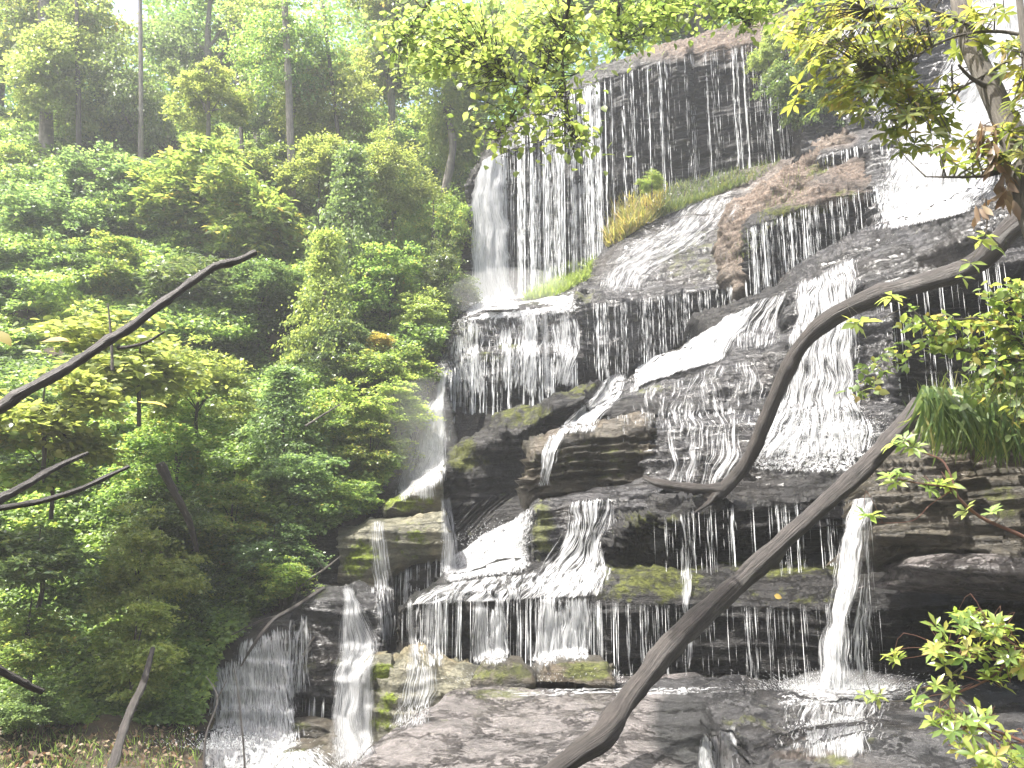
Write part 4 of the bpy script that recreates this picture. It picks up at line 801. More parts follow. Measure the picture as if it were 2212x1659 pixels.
tree('feathery pale hemlock in the middle of the wood', 755, 480, 25, 190, 300, 'hemlock', 'leaf_blue', trunk=640, tr=.08, seed=17)
tree('small feathery hemlock with bright drooping tips', 700, 640, 22.5, 170, 260, 'hemlock', 'leaf_yel', trunk=780, tr=.06, seed=18)
tree('slim leafy tree under the beech boughs at the edge of the wood', 850, 410, 27.5, 170, 230, 'tree', 'leaf_yel', trunk=560, tr=.1, seed=19)
tree('bushy tree beside the top of the curtain fall', 935, 520, 27, 130, 240, 'tree', 'leaf_mid', trunk=660, tr=.1, bark='bark_dark', seed=20)
# ---- shrubs, top to bottom
SH = [
 ('dim shrub at the left edge under the thick grey trunk', 30, 400, 30, 200, 180, 'bush', 'leaf_mid'),
 ('low green shrub at the foot of the ivy clad tree', 250, 420, 28, 220, 180, 'bush', 'leaf_blue'),
 ('large glossy rhododendron above the bare branch tip', 420, 440, 27, 260, 230, 'rhodo', 'leaf_mid'),
 ('glossy rhododendron beside the bare pale trunk', 545, 480, 26, 220, 230, 'rhodo', 'leaf_mid'),
 ('tangled grey green shrub behind the bare pale trunk', 580, 380, 29, 180, 170, 'bush', 'leaf_mid'),
 ('yellow green shrub right of the bare pale trunk', 690, 380, 28, 150, 190, 'bush', 'leaf_yel'),
 ('bluish shrub high on the left above the long bare branch', 130, 520, 26, 250, 200, 'bush', 'leaf_blue'),
 ('bright shrub at the left edge above the long bare branch', 30, 620, 24, 230, 190, 'bush', 'leaf_blue'),
 ('mixed green shrub just above the middle of the long bare branch', 230, 600, 24.5, 220, 190, 'bush', 'leaf_mid'),
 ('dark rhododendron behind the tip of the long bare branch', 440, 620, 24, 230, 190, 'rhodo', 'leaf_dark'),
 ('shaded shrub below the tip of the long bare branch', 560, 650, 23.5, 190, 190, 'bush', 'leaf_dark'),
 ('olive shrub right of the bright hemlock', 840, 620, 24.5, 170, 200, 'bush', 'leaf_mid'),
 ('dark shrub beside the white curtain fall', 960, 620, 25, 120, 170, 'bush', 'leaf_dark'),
 ('sunlit shrub at the left of the misty ledges', 905, 690, 24, 130, 130, 'bush', 'leaf_yel'),
 ('golden leaved shrub among the green ones', 815, 735, 22.5, 70, 60, 'bush', 'leaf_gold'),
 ('bushy shrub below the golden leaved one', 850, 800, 22, 180, 150, 'bush', 'leaf_mid'),
 ('dark shrub left of the golden leaved one', 740, 770, 22.3, 150, 170, 'bush', 'leaf_dark'),
 ('pale rounded shrub facing the left spray veil', 850, 890, 21, 190, 150, 'bush', 'leaf_yel'),
 ('green shrub lapping the left spray veil', 800, 980, 20.2, 180, 150, 'bush', 'leaf_mid'),
 ('bright broad leaved bush crossed by the long bare branch', 300, 790, 15, 330, 210, 'broad', 'leaf_yel'),
 ('pale broad leaved bush at the left edge under the long bare branch', 90, 900, 13.5, 300, 230, 'broad', 'leaf_yel'),
 ('light leafy bush below the small side twig', 430, 850, 17.5, 220, 210, 'bush', 'leaf_yel'),
 ('feathery grey green shrub in the middle of the slope', 610, 900, 19.5, 210, 190, 'hemlock', 'leaf_blue'),
 ('green shrub right of the feathery one', 720, 920, 20.3, 170, 190, 'bush', 'leaf_mid'),
 ('cool green shrub below the feathery one', 640, 1030, 18.8, 230, 180, 'bush', 'leaf_blue'),
 ('leafy bush at the left edge above the curved pale branch', 110, 1010, 14.5, 280, 180, 'broad', 'leaf_mid'),
 ('shaded bush above the tip of the curved pale branch', 380, 1000, 17, 250, 200, 'bush', 'leaf_mid'),
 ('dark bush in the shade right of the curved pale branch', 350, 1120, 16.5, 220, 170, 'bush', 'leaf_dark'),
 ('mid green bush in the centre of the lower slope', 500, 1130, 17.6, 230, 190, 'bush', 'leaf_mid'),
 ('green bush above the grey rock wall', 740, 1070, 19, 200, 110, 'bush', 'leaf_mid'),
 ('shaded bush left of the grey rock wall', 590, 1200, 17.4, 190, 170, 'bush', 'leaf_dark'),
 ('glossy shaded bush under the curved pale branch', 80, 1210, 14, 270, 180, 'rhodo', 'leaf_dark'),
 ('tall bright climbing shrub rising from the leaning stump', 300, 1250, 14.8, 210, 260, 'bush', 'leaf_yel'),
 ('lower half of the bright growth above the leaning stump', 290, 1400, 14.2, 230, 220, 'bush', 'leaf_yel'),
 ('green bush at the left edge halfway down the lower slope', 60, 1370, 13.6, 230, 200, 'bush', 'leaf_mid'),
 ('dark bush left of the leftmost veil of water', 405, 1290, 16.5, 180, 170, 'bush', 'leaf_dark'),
 ('leafy bush over the root tangle above the leftmost veil', 610, 1260, 16.8, 150, 100, 'bush', 'leaf_mid'),
 ('small bush at the bottom left edge above the leaf litter', 70, 1530, 13, 170, 120, 'bush', 'leaf_blue'),
]
for i, (lab, px, py, y, wp, hp, kd, mt) in enumerate(SH):
    shrub(lab, px, py, y, wp, hp, kd, mt, tr=.035, bark='bark_dark', seed=i + 30, limbs=6)
plant('vine', 'leafy vine hanging over the right end of the black top wall', 'vine', 1750, 190, 23.4, 150, 260, 'bush', 'leaf_dark', trunk=20, tr=.03, seed=3, limbs=8)
plant('shrub', 'bright green shrub perched on the rim left of the leafy vine', 'shrub', 1660, 120, 24.6, 80, 130, 'bush', 'leaf_yel', trunk=180, tr=.03, seed=5)
plant('shrub', 'small leafy plant rising from the dry grass on the upper shelf', 'shrub', 1408, 392, 24.6, 64, 50, 'airy', 'leaf_mid', trunk=430, tr=.02, seed=6)

# ---- undergrowth covering the hillside
def undergrowth(n, seed):
    rg = np.random.default_rng(seed)
    bd = np.array([(1700, 400), (1600, 420), (1400, 480), (1300, 600), (1180, 640), (1100, 790), (1000, 860), (850, 925), (650, 985), (400, 1010), (300, 1040)])[::-1]
    px = rg.uniform(-200, 1040, n * 2); py = 235 + (1560 - 235) * rg.random(n * 2)
    ok = px < np.interp(py, bd[:, 0], bd[:, 1]); px, py = px[ok][:n], py[ok][:n]; n = len(px)
    b = P(px, py, Yhill(px, py)); lump = np.clip(fbm(b * .7, 4, 21) * .6 + .5, 0, 1.3)
    y = Yhill(px, py) - .15 - lump * np.interp(Yhill(px, py), [15, 20, 26], [.6, 1.8, 2.9]) * rg.random(n) ** .4
    pos = P(px, py, y); ax = rg.normal(size=(n, 3)); ax[:, 2] = ax[:, 2] * .3 - .2; nn = rg.normal(size=(n, 3)) * .5 + (-.3, -.5, .9)
    tt = np.clip(.35 + fbm(b * .8, 2, 33) * .3 + rg.normal(size=n) * .15, 0, 1)
    return leaves(pos, ax, nn, rg.uniform(.06, .17, n) * (y / 18), 'tri', tt)
V, Fc, T = undergrowth(300000, 5)
tag(obj('undergrowth', V, Fc, M['leaf_under'], attrs=dict(tint=T)), 'mixed low greenery covering the hillside', 'undergrowth', kind='stuff')

# ---- the wood beyond, one mass seen between the trees
def forest(n, seed):
    rg = np.random.default_rng(seed); px = rg.uniform(-350, 1900, n); py = rg.uniform(-260, 470, n); y = rg.uniform(39, 56, n)
    p = P(px, py, y); m = fbm(p * np.array([.28, .1, .28]), 4, 71)
    keep = m > -.35 + .5 * rg.random(n)
    for gx_, gy_, rx_, ry_ in ((268, 45, 62, 75), (235, 120, 26, 40), (665, 110, 30, 50), (745, 235, 22, 26), (40, 160, 14, 26), (530, 0, 20, 26), (1010, 0, 20, 20), (870, 60, 18, 30)):
        d = ((px - gx_) / rx_) ** 2 + ((py - gy_) / ry_) ** 2; keep &= d > rg.uniform(.5, 1.3, n)
    p = p[keep]; k = len(p)
    return leaves(p, rg.normal(size=(k, 3)) * (1, 1, .5), rg.normal(size=(k, 3)) * .6 + (0, -.2, 1), rg.uniform(.2, .5, k), 'tri', np.clip(.45 + m[keep] * .4 + rg.normal(size=k) * .15, 0, 1))
V, Fc, T = forest(240000, 8)
tag(obj('forest', V, Fc, M['leaf_far'], attrs=dict(tint=T)), 'hazy far wood that closes the view behind the hillside trees', 'wood', kind='stuff')

# ---- unseen wood behind and right of the viewer, added to hold back sky light
rg = np.random.default_rng(99); n = 26000
a = rg.uniform(R(62), R(220), n); rr_ = rg.uniform(17, 26, n); hz = rg.uniform(-3, 24, n)
p = np.stack([np.sin(a) * rr_ + 2, np.cos(a) * rr_, hz], 1); k = fbm(p * .3, 3, 5) > -.35; p = p[k]; n = len(p)
V, Fc, T = leaves(p, rg.normal(size=(n, 3)), rg.normal(size=(n, 3)), rg.uniform(.6, 1.3, n), 'tri', rg.random(n))
tag(obj('forest', V, Fc, M['leaf_mid'], attrs=dict(tint=T)), 'unseen wood behind the viewing place, added to hold back sky light', 'wood', kind='stuff')

# ---- grass
def grass(label, poly_rows, n, h, mat, seed, lean=(0, -.3, 0), name='grass', kind='stuff', down=False, wid=1.0, stack=0):
    rg = np.random.default_rng(seed + 900); rows = np.asarray(poly_rows, float); pos = []
    L_, R_ = resamp(rows[:, 0], 50), resamp(rows[:, 1], 50)
    while len(pos) < n:
        i = rg.integers(50); u = rg.random(); px, py = L_[i] * (1 - u) + R_[i] * u
        hh = hit(px, py)
        if hh is None: continue
        pos.append((hh.x, hh.y - .02 - rg.random() * stack, hh.z - .02))
    pos = np.array(pos); m = len(pos); ax = rg.normal(size=(m, 3)) * .45 + np.array([0, 0, -1.0 if down else 1.0]) + np.array(lean)
    nn = rg.normal(size=(m, 3)); s = rg.uniform(*h, m)
    V, Fc, T = leaves(pos, ax, nn, s, 'blade', np.clip(rg.normal(.45, .22, m), 0, 1))
    return tag(obj(name, V, Fc, M[mat], attrs=dict(tint=T)), label, 'grass', kind=kind)
LEAF['blade'] = (LEAF['blade'][0] * np.array([1.6, 1, 1]), LEAF['blade'][1])
grass('bright lime grass below the water threads left of the shelf', [((1190, 590), (1280, 565)), ((1140, 630), (1275, 600)), ((1130, 650), (1210, 635))], 4200, (.12, .4), 'grass_lime', 1)
grass('straw coloured dry grass on the upper shelf', [((1330, 450), (1440, 420)), ((1310, 500), (1420, 470)), ((1308, 535), (1340, 520))], 1500, (.2, .65), 'grass_dry', 2)
grass('bright grass along the back of the upper shelf', [((1420, 410), (1690, 345)), ((1430, 450), (1640, 385)), ((1400, 480), (1500, 440))], 3000, (.1, .34), 'grass', 3)
grass('low tufts on the soil bank', [((1700, 375), (1800, 350)), ((1560, 560), (1620, 560))], 250, (.1, .25), 'grass', 4)

# ================================================================== LOGS AND BARE BRANCHES
def woodpiece(name, label, cat, parts, mat, rough=.14, seg=14, group=None, seed=0):
    """parts: list of (points [(px,py,y)], widths in px)"""
    first = parts[0][0][0]; org = P(*first); root = None; objs = []
    def build(pts, wd):
        pw = np.array([P(*q) for q in pts]); rd = [(.63 if name == 'fallen_log' else .7) * wi / 2 / F * q[2] / (cp - (829.5 - q[1]) / F * sp) for wi, q in zip(resamp3([[x] for x in wd], len(pts))[:, 0], pts)]
        return tube(pw, rd, seg=seg, rough=rough, seed=seed, n=max(40, len(pts) * 16))
    V, Q, T3, U = build(*parts[0])
    o = link(name, mesh(name, V - org, [Q, T3], M[mat], uv=U, smooth=True), None, tuple(org)); tag(o, label, cat, group)
    for k, (pts, wd) in enumerate(parts[1:]):
        V, Q, T3, U = build(pts, wd); link('side_branch', mesh('side_branch', V - org, [Q, T3], M[mat], uv=U, smooth=True), o)
    return o
woodpiece('fallen_log', 'long straight grey driftwood log leaning from the flat slab up to the right bank', 'log',
  [([(1150, 1700, 6.4), (1230, 1642, 6.7), (1300, 1590, 7.0), (1340, 1530, 7.4), (1395, 1462, 7.8), (1450, 1395, 8.1), (1530, 1318, 8.5), (1640, 1218, 8.9), (1760, 1106, 9.4), (1880, 996, 9.9), (1990, 875, 10.4)], [62, 74, 84, 80, 76, 78, 74, 66, 64, 62, 58]),
   ([(1355, 1505, 7.55), (1335, 1512, 7.45), (1308, 1530, 7.4)], [20, 12, 3])], 'log', seed=3, rough=.17, seg=20)
woodpiece('fallen_branch', 'dark curved branch sweeping across the central cascade', 'branch',
  [([(2560, 330, 12.6), (2360, 380, 11.2), (2210, 470, 10.9), (2120, 560, 11.2), (2030, 600, 11.6), (1900, 640, 12.2), (1800, 685, 12.6), (1735, 740, 12.9), (1690, 820, 13.2), (1650, 920, 13.5), (1612, 1000, 13.8), (1560, 1060, 14.0), (1520, 1075, 14.1)], [74, 72, 70, 66, 62, 60, 58, 50, 42, 38, 36, 40, 30]),
   ([(1560, 1055, 14.0), (1500, 1055, 14.1), (1430, 1045, 14.3), (1390, 1030, 14.5)], [34, 30, 26, 12]), ([(1548, 1062, 14.0), (1532, 1085, 13.95), (1500, 1108, 13.9)], [26, 18, 6])], 'log_dark', seed=5, rough=.15)
woodpiece('bare_branch', 'long bare branch slanting up from the left edge over the bushes', 'branch',
  [([(-60, 900, 5.0), (0, 878, 5.1), (60, 842, 5.2), (140, 798, 5.35), (220, 745, 5.5), (280, 708, 5.6), (350, 655, 5.7), (420, 605, 5.85), (470, 574, 5.95), (510, 564, 6.0), (552, 545, 6.1)], [44, 38, 37, 34, 30, 30, 27, 25, 22, 22, 16]),
   ([(255, 752, 5.55), (285, 748, 5.5), (320, 738, 5.45), (356, 716, 5.4)], [12, 10, 9, 5])], 'log', seed=7)
woodpiece('bare_branch', 'curved pale bare branch rising from the left edge below the long one', 'branch',
  [([(-60, 1106, 4.4), (0, 1098, 4.5), (90, 1082, 4.6), (170, 1058, 4.7), (230, 1030, 4.8), (278, 1008, 4.9)], [20, 20, 19, 17, 14, 12])], 'log', seed=9)
woodpiece('bare_branch', 'dark bare limb behind the curved pale branch at the left edge', 'branch',
  [([(-60, 1120, 6.2), (0, 1080, 6.3), (60, 1045, 6.4), (120, 1010, 6.6), (190, 978, 6.8)], [30, 28, 24, 20, 10])], 'log_dark', seed=11)
woodpiece('bare_branch', 'short broken dark branch pointing down at the lower left edge', 'branch',
  [([(-60, 1415, 5.4), (0, 1448, 5.5), (50, 1475, 5.6), (92, 1494, 5.7)], [24, 24, 22, 18])], 'log_dark', seed=13)
woodpiece('leaning_stump', 'leaning grey dead trunk at the bottom left under the climbing shrub', 'trunk',
  [([(225, 1700, 11.6), (245, 1650, 11.8), (262, 1590, 12.2), (285, 1530, 12.6), (308, 1480, 13.0), (330, 1400, 13.4)], [34, 30, 27, 26, 24, 14])], 'log', seed=15)
woodpiece('bare_branch', 'thin bare branch lying above the leftmost veil of water', 'branch',
  [([(700, 1270, 16.0), (640, 1310, 15.6), (590, 1340, 15.2), (550, 1390, 14.9), (520, 1440, 14.8)], [14, 14, 12, 10, 4]), ([(605, 1330, 15.3), (560, 1342, 15.2), (500, 1372, 15.0)], [8, 7, 3])], 'log_dark', seed=17)
woodpiece('bare_branch', 'thin upright twig standing in front of the leftmost veil', 'branch',
  [([(530, 1680, 11.5), (525, 1600, 11.7), (515, 1500, 12), (505, 1440, 12.2)], [7, 6, 5, 2])], 'log_dark', seed=19)
woodpiece('bare_branch', 'forked pale twig at the shaded edge left of the leftmost veil', 'branch',
  [([(440, 1680, 12), (445, 1590, 12.3), (470, 1510, 12.6), (445, 1460, 12.8)], [7, 7, 5, 2]), ([(468, 1512, 12.6), (490, 1470, 12.6)], [4, 2])], 'log', seed=21)

woodpiece('bare_branch', 'pale dead branch leaning down through the shrubs above the leftmost veil', 'branch',
  [([(720, 1345, 16.4), (648, 1425, 16.0), (600, 1470, 15.8)], [10, 8, 3]), ([(735, 1365 - 60, 16.5), (690, 1360, 16.2), (648, 1425, 16.0)], [4, 6, 6])], 'bark', seed=23)
woodpiece('bare_branch', 'forked pale dead branch standing before the grey rock wall', 'branch',
  [([(630, 1330, 16.6), (648, 1270, 16.5), (700, 1230, 16.4), (735, 1202, 16.4)], [9, 8, 6, 3]), ([(700, 1230, 16.4), (680, 1205, 16.3)], [4, 2]), ([(642, 1290, 16.5), (640, 1220, 16.4)], [4, 2])], 'bark', seed=25)
woodpiece('bare_branch', 'thin pale stick lying on the slope beside the feathery shrub', 'branch',
  [([(660, 920, 17.6), (700, 895, 17.8), (740, 870, 18.0)], [7, 6, 2])], 'bark', seed=27)
woodpiece('bare_branch', 'dark mossy limb half hidden in the bushes right of the curved pale branch', 'branch',
  [([(345, 1000, 14.2), (375, 1060, 14.4), (410, 1130, 14.7), (425, 1190, 15)], [26, 24, 20, 14])], 'log_dark', seed=29)
woodpiece('bare_branch', 'thin upright dead stem above the middle of the long bare branch', 'branch',
  [([(243, 800, 12.5), (240, 730, 12.5), (233, 655, 12.5)], [9, 8, 3])], 'bark', seed=31)
woodpiece('bare_branch', 'crooked dead snag beside the foot of the thick grey trunk', 'branch',
  [([(188, 450, 27.5), (192, 400, 27.3), (205, 372, 27.2), (232, 368, 27.1)], [26, 22, 20, 12])], 'bark', seed=33)

# ================================================================== NEAR FOLIAGE
def sprig_tree(name, label, cat, branches, tips, leafkind, mat, leaf, per, bark, group=None, spread=.12, mode='alt', seed=0, twig_r=.004, droop=.3, leaf_part='foliage', extra=()):
    """branches: [(pts px,py,y),(widths px)]; tips: [(px,py,y)] centres where a twig ends with its leaves"""
    rg = np.random.default_rng(seed + 40); org = P(*branches[0][0][0]); root = empty(name, org); tag(root, label, cat, group)
    bl = []; samp = []
    for pts, wd in branches:
        pw = np.array([P(*q) for q in pts]); rd = [wi / 2 / F * q[2] for wi, q in zip(resamp3([[x] for x in wd], len(pts))[:, 0], pts)]
        bl.append((pw, rd)); samp.append(smoothpath(pw, 40) if len(pw) > 2 else resamp3(pw, 40))
    big = [tube(a, r, seg=10, rough=.1, seed=k, n=40) for k, (a, r) in enumerate(bl)]
    V, Q, T3, U, b = [], [], [], [], 0
    for v, q, t3, u in big: V.append(v); Q.append(q + b); T3.append(t3 + b); U.append(u); b += len(v)
    S = np.concatenate(samp); tw = []
    pos, ax, nn, tt = [], [], [], []
    for tp in tips:
        e = P(*tp) + rg.normal(size=3) * .01
        # twigs start on the nearest wood that lies behind the tip
        d = np.linalg.norm(S - e, axis=1) + rg.random(len(S)) * .25; s = S[np.argmin(d)]
        m = (s + e) / 2 + rg.normal(size=3) * .05 + np.array([0, 0, .04])
        path = smoothpath(np.array([s, m, e]), 10); tw.append((np.array([s, m, e]), [twig_r * 1.4, twig_r, twig_r * .5]))
        dirn = unit(e - m)
        k = max(2, int(per * rg.uniform(.7, 1.3))); base_t = rg.uniform(.2, .8)
        if mode == 'whorl':
            ang = np.linspace(0, 6.28, k, endpoint=False) + rg.random() * 6; upv = unit(dirn * .5 + np.array([0, -.2, .7])); a1 = unit(np.cross(upv, [.3, .9, .1])); a2 = np.cross(upv, a1)
            A = a1[None] * np.cos(ang)[:, None] + a2[None] * np.sin(ang)[:, None] + upv * rg.uniform(-.1, .7, k)[:, None] - np.array([0, 0, droop])
            pos.append(np.tile(e, (k, 1)) - upv * rg.random((k, 1)) * .02); ax.append(A); nn.append(np.tile(upv, (k, 1)) + rg.normal(size=(k, 3)) * .25)
        else:
            f = rg.uniform(.25, 1, k); c = np.array([path[int(q * 9)] for q in f]) + rg.normal(size=(k, 3)) * spread * np.array([1, 1, .5])
            A = rg.normal(size=(k, 3)) * .7 + dirn * .7; A[:, 2] = A[:, 2] * .5 - droop; pos.append(c); ax.append(A); nn.append(rg.normal(size=(k, 3)) * .45 + np.array([0, -.3, 1]))
        tt.append(np.clip(rg.normal(base_t, .2, k), 0, 1))
    if tw:
        v, ff, u = tubes(tw, seg=4, n=7); V.append(v); Q.append(ff[0] + b); T3.append(ff[1] + b); U.append(u)
    V = np.concatenate(V)
    link('branches', mesh('branches', V - org, [np.concatenate(Q), np.concatenate(T3)], M[bark], uv=np.concatenate(U), smooth=True), root)
    pos, ax, nn, tt = map(np.concatenate, (pos, ax, nn, tt))
    v, ff, T = leaves(pos, ax, nn, leaf * rg.uniform(.65, 1.25, len(pos)), leafkind, tt, rg)
    link(leaf_part, mesh(leaf_part, v - org, ff, M[mat], attrs=dict(tint=T)), root)
    return root
def blob_tips(specs, seed):
    """specs: (px,py,rx,ry,y0,y1,n) ellipses of twig tips"""
    rg = np.random.default_rng(seed); out = []
    for (px, py, rx, ry, y0, y1, n) in specs:
        for _ in range(n):
            a = rg.random() * 6.28; r = rg.random() ** .6; out.append((px + math.cos(a) * rx * r, py + math.sin(a) * ry * r, rg.uniform(y0, y1)))
    return out
# beech boughs hanging in from above
sprig_tree('tree_bough', 'sunlit beech bough with a dark forked twig hanging over the curtain fall', 'bough',
  [([(1300, -260, 6.5), (1240, -60, 6.6), (1222, 40, 6.8), (1190, 120, 7.0), (1120, 230, 7.2), (1070, 300, 7.3)], [16, 12, 9, 7, 5, 3]), ([(1222, 40, 6.8), (1215, 110, 6.7), (1222, 200, 6.6), (1235, 300, 6.5)], [6, 5, 4, 2]), ([(1190, 120, 7.0), (1150, 190, 7.0), (1060, 150, 7.1)], [5, 4, 2])],
  blob_tips([(1060, 60, 190, 90, 6.4, 7.8, 100), (1220, 60, 120, 80, 6.4, 7.8, 60), (1120, 160, 160, 80, 6.4, 7.6, 74), (1080, 250, 90, 60, 6.6, 7.6, 38), (1200, 260, 70, 60, 6.2, 7.2, 26), (1250, 330, 36, 70, 6.2, 6.9, 14), (1100, 330, 60, 40, 6.6, 7.3, 12)], 1), 'ovate', 'leaf_beech', .08, 6, 'bark_dark', spread=.12, seed=1)
sprig_tree('tree_bough', 'pale beech bough spreading across the top left of the beech leaves', 'bough',
  [([(1000, -260, 7.5), (960, -60, 7.6), (900, 40, 7.8), (850, 110, 8.0)], [14, 10, 6, 3]), ([(960, -60, 7.6), (1010, 40, 7.6), (1030, 120, 7.6)], [7, 5, 3])],
  blob_tips([(930, 60, 110, 60, 7.2, 8.2, 60), (900, 130, 70, 50, 7.2, 8.2, 26), (990, 110, 80, 60, 7.2, 8.2, 30), (860, 195, 40, 20, 7.4, 8, 6)], 2), 'ovate', 'leaf_beech', .085, 9, 'bark_dark', spread=.12, seed=2)
sprig_tree('tree_bough', 'green bough hanging along the top edge above the black wall', 'bough',
  [([(1500, -260, 7.5), (1470, -60, 7.6), (1440, 20, 7.7), (1370, 90, 7.8)], [14, 10, 6, 3]), ([(1340, -120, 7.4), (1336, 0, 7.5), (1345, 110, 7.6)], [8, 6, 3]), ([(1470, -60, 7.6), (1560, 0, 7.7), (1620, 60, 7.8)], [7, 5, 3])],
  blob_tips([(1370, 30, 120, 60, 7.0, 8.2, 64), (1350, 110, 50, 40, 7.2, 8, 10), (1500, 5, 130, 46, 7.2, 8.2, 60), (1620, 10, 110, 50, 7.2, 8.2, 50), (1520, 60, 60, 20, 7.2, 8.2, 5)], 3), 'ovate', 'leaf_beech', .085, 9, 'bark_dark', spread=.12, seed=3)
# rhododendron tree at the upper right
rt = sprig_tree('rhododendron_tree', 'leaning rhododendron tree with a thick bare trunk crossing the white cascade', 'tree',
  [([(2620, 1500, 5.2), (2520, 1150, 5.1), (2380, 800, 5.0), (2240, 480, 5.1), (2200, 330, 5.2), (2150, 210, 5.3), (2090, 80, 5.5), (2060, -80, 5.7)], [86, 82, 76, 66, 60, 54, 44, 34]),
   ([(2260, 90, 5.0), (2160, 68, 5.1), (2060, 80, 5.2), (1960, 130, 5.3), (1880, 160, 5.4)], [9, 8, 6, 5, 3]), ([(2260, 40, 5.2), (2190, 120, 5.3), (2120, 165, 5.3), (2040, 210, 5.4), (1960, 260, 5.5)], [10, 8, 6, 5, 3]),
   ([(2140, 190, 5.3), (2100, 170, 5.25), (2070, 140, 5.2)], [14, 9, 6]), ([(2205, 340, 5.2), (2140, 378, 5.15), (2000, 382, 5.1)], [12, 8, 3]), ([(2110, 60, 5.4), (2000, 20, 5.5), (1870, 20, 5.6)], [10, 7, 4]),
   ([(2230, 300, 4.9), (2215, 120, 4.9), (2195, -60, 5)], [22, 18, 14])],
  blob_tips([(1860, 50, 190, 70, 5.0, 6.3, 90), (1760, 70, 70, 60, 5.3, 6.0, 20), (1830, 130, 110, 60, 5.2, 6.0, 44), (1930, 190, 130, 70, 5.2, 5.8, 70), (2040, 50, 130, 60, 5.0, 5.8, 34), (1990, 250, 80, 40, 5.2, 5.8, 20), (2100, 330, 80, 50, 5.0, 5.5, 20), (2190, 120, 40, 110, 4.8, 5.2, 16), (1780, 200, 90, 60, 5.3, 6.0, 16), (1980, 300, 90, 40, 5.3, 5.8, 14), (2190, 300, 40, 90, 4.8, 5.2, 14)], 4),
  'long', 'leaf_rhodo', .108, 7, 'bark', mode='whorl', seed=4, droop=.4)
# hanging dead leaves on it
def leafclump(label, spots, n, leaf, mat, seed, name='dead_leaves', kind='long', parent=None):
    rg = np.random.default_rng(seed); pos = []
    for (px, py, y, rx, ry) in spots:
        m = max(1, int(n * rx * ry / sum(q[3] * q[4] for q in spots)))
        pos.append(P(px + rg.normal(size=m) * rx * .5, py + rg.normal(size=m) * ry * .5, y + rg.normal(size=m) * .05))
    pos = np.concatenate(pos); m = len(pos); ax = rg.normal(size=(m, 3)) * .4 - np.array([0, 0, 1]); nn = rg.normal(size=(m, 3)) + np.array([0, -1, 0])
    v, f, T = leaves(pos, ax, nn, leaf * rg.uniform(.6, 1.3, m), kind, None, rg)
    if parent:
        org = np.array(parent.location); return link(name, mesh(name, v - org, f, M[mat], attrs=dict(tint=T)), parent)
    return tag(obj(name, v, f, M[mat], attrs=dict(tint=T)), label, 'leaves')
leafclump('', [(2125, 270, 5.1, 14, 40), (2140, 320, 5.1, 16, 40), (2170, 390, 5.1, 14, 40), (2115, 455, 5.0, 12, 30)], 60, .14, 'leaf_dead', 3, parent=rt)
# right bank shrub
sprig_tree('shrub', 'leafy green shrub reaching in from the right edge over the black hollow', 'shrub',
  [([(2420, 900, 8.2), (2260, 800, 8.3), (2100, 760, 8.5), (1990, 750, 8.7), (1860, 850, 8.9)], [14, 10, 7, 5, 2]), ([(2260, 800, 8.3), (2160, 700, 8.4), (2060, 690, 8.5), (1960, 700, 8.7)], [8, 6, 4, 2]), ([(2300, 760, 8.1), (2220, 650, 8.2), (2120, 640, 8.3)], [8, 6, 3])],
  blob_tips([(2140, 740, 90, 60, 8.1, 9.2, 60), (2030, 740, 80, 40, 8.3, 9, 26), (1990, 690, 60, 30, 8.4, 9, 12), (2180, 650, 60, 50, 8, 8.8, 36), (1870, 830, 30, 50, 8.6, 9, 9), (1920, 770, 50, 30, 8.5, 9, 10), (2150, 850, 80, 60, 8, 8.8, 44), (2200, 920, 30, 50, 8, 8.5, 12)], 6), 'ovate', 'leaf_mid', .1, 6, 'bark_dark', mode='alt', spread=.06, seed=6, twig_r=.003)
grass('long drooping grass tuft hanging over the brown bank at the right', [((1990, 855), (2240, 820)), ((1985, 900), (2240, 880)), ((1990, 950), (2240, 930))], 1300, (.2, .5), 'grass', 7, lean=(-.15, -.9, -.1), stack=.35)
def drooping(label, rows, n, h, mat, seed, ymin, ymax):
    rg = np.random.default_rng(seed); rows = np.asarray(rows, float); i = rg.random(n); u = rg.random((n, 1))
    L_, R_ = resamp(rows[:, 0], 60), resamp(rows[:, 1], 60); k = (i * 59).astype(int); q = L_[k] * (1 - u) + R_[k] * u
    pos = P(q[:, 0], q[:, 1], rg.uniform(ymin, ymax, n)); ax = rg.normal(size=(n, 3)) * .35 + np.array([-.1, -.35, -1]); nn = rg.normal(size=(n, 3)) * .4 + np.array([0, -1, .4])
    V, Fc, T = leaves(pos, ax, nn, rg.uniform(*h, n), 'blade', np.clip(rg.normal(.4, .25, n), 0, 1))
    return tag(obj('grass', V, Fc, M[mat], attrs=dict(tint=T)), label, 'grass', kind='stuff')
drooping('dark hanging grass blades on the overhang at the right', [((1985, 830), (2230, 850)), ((1990, 900), (2230, 930))], 900, (.3, .6), 'grass', 8, 9.0, 9.7)
GR = 'yellow green rhododendron sprigs at the right'
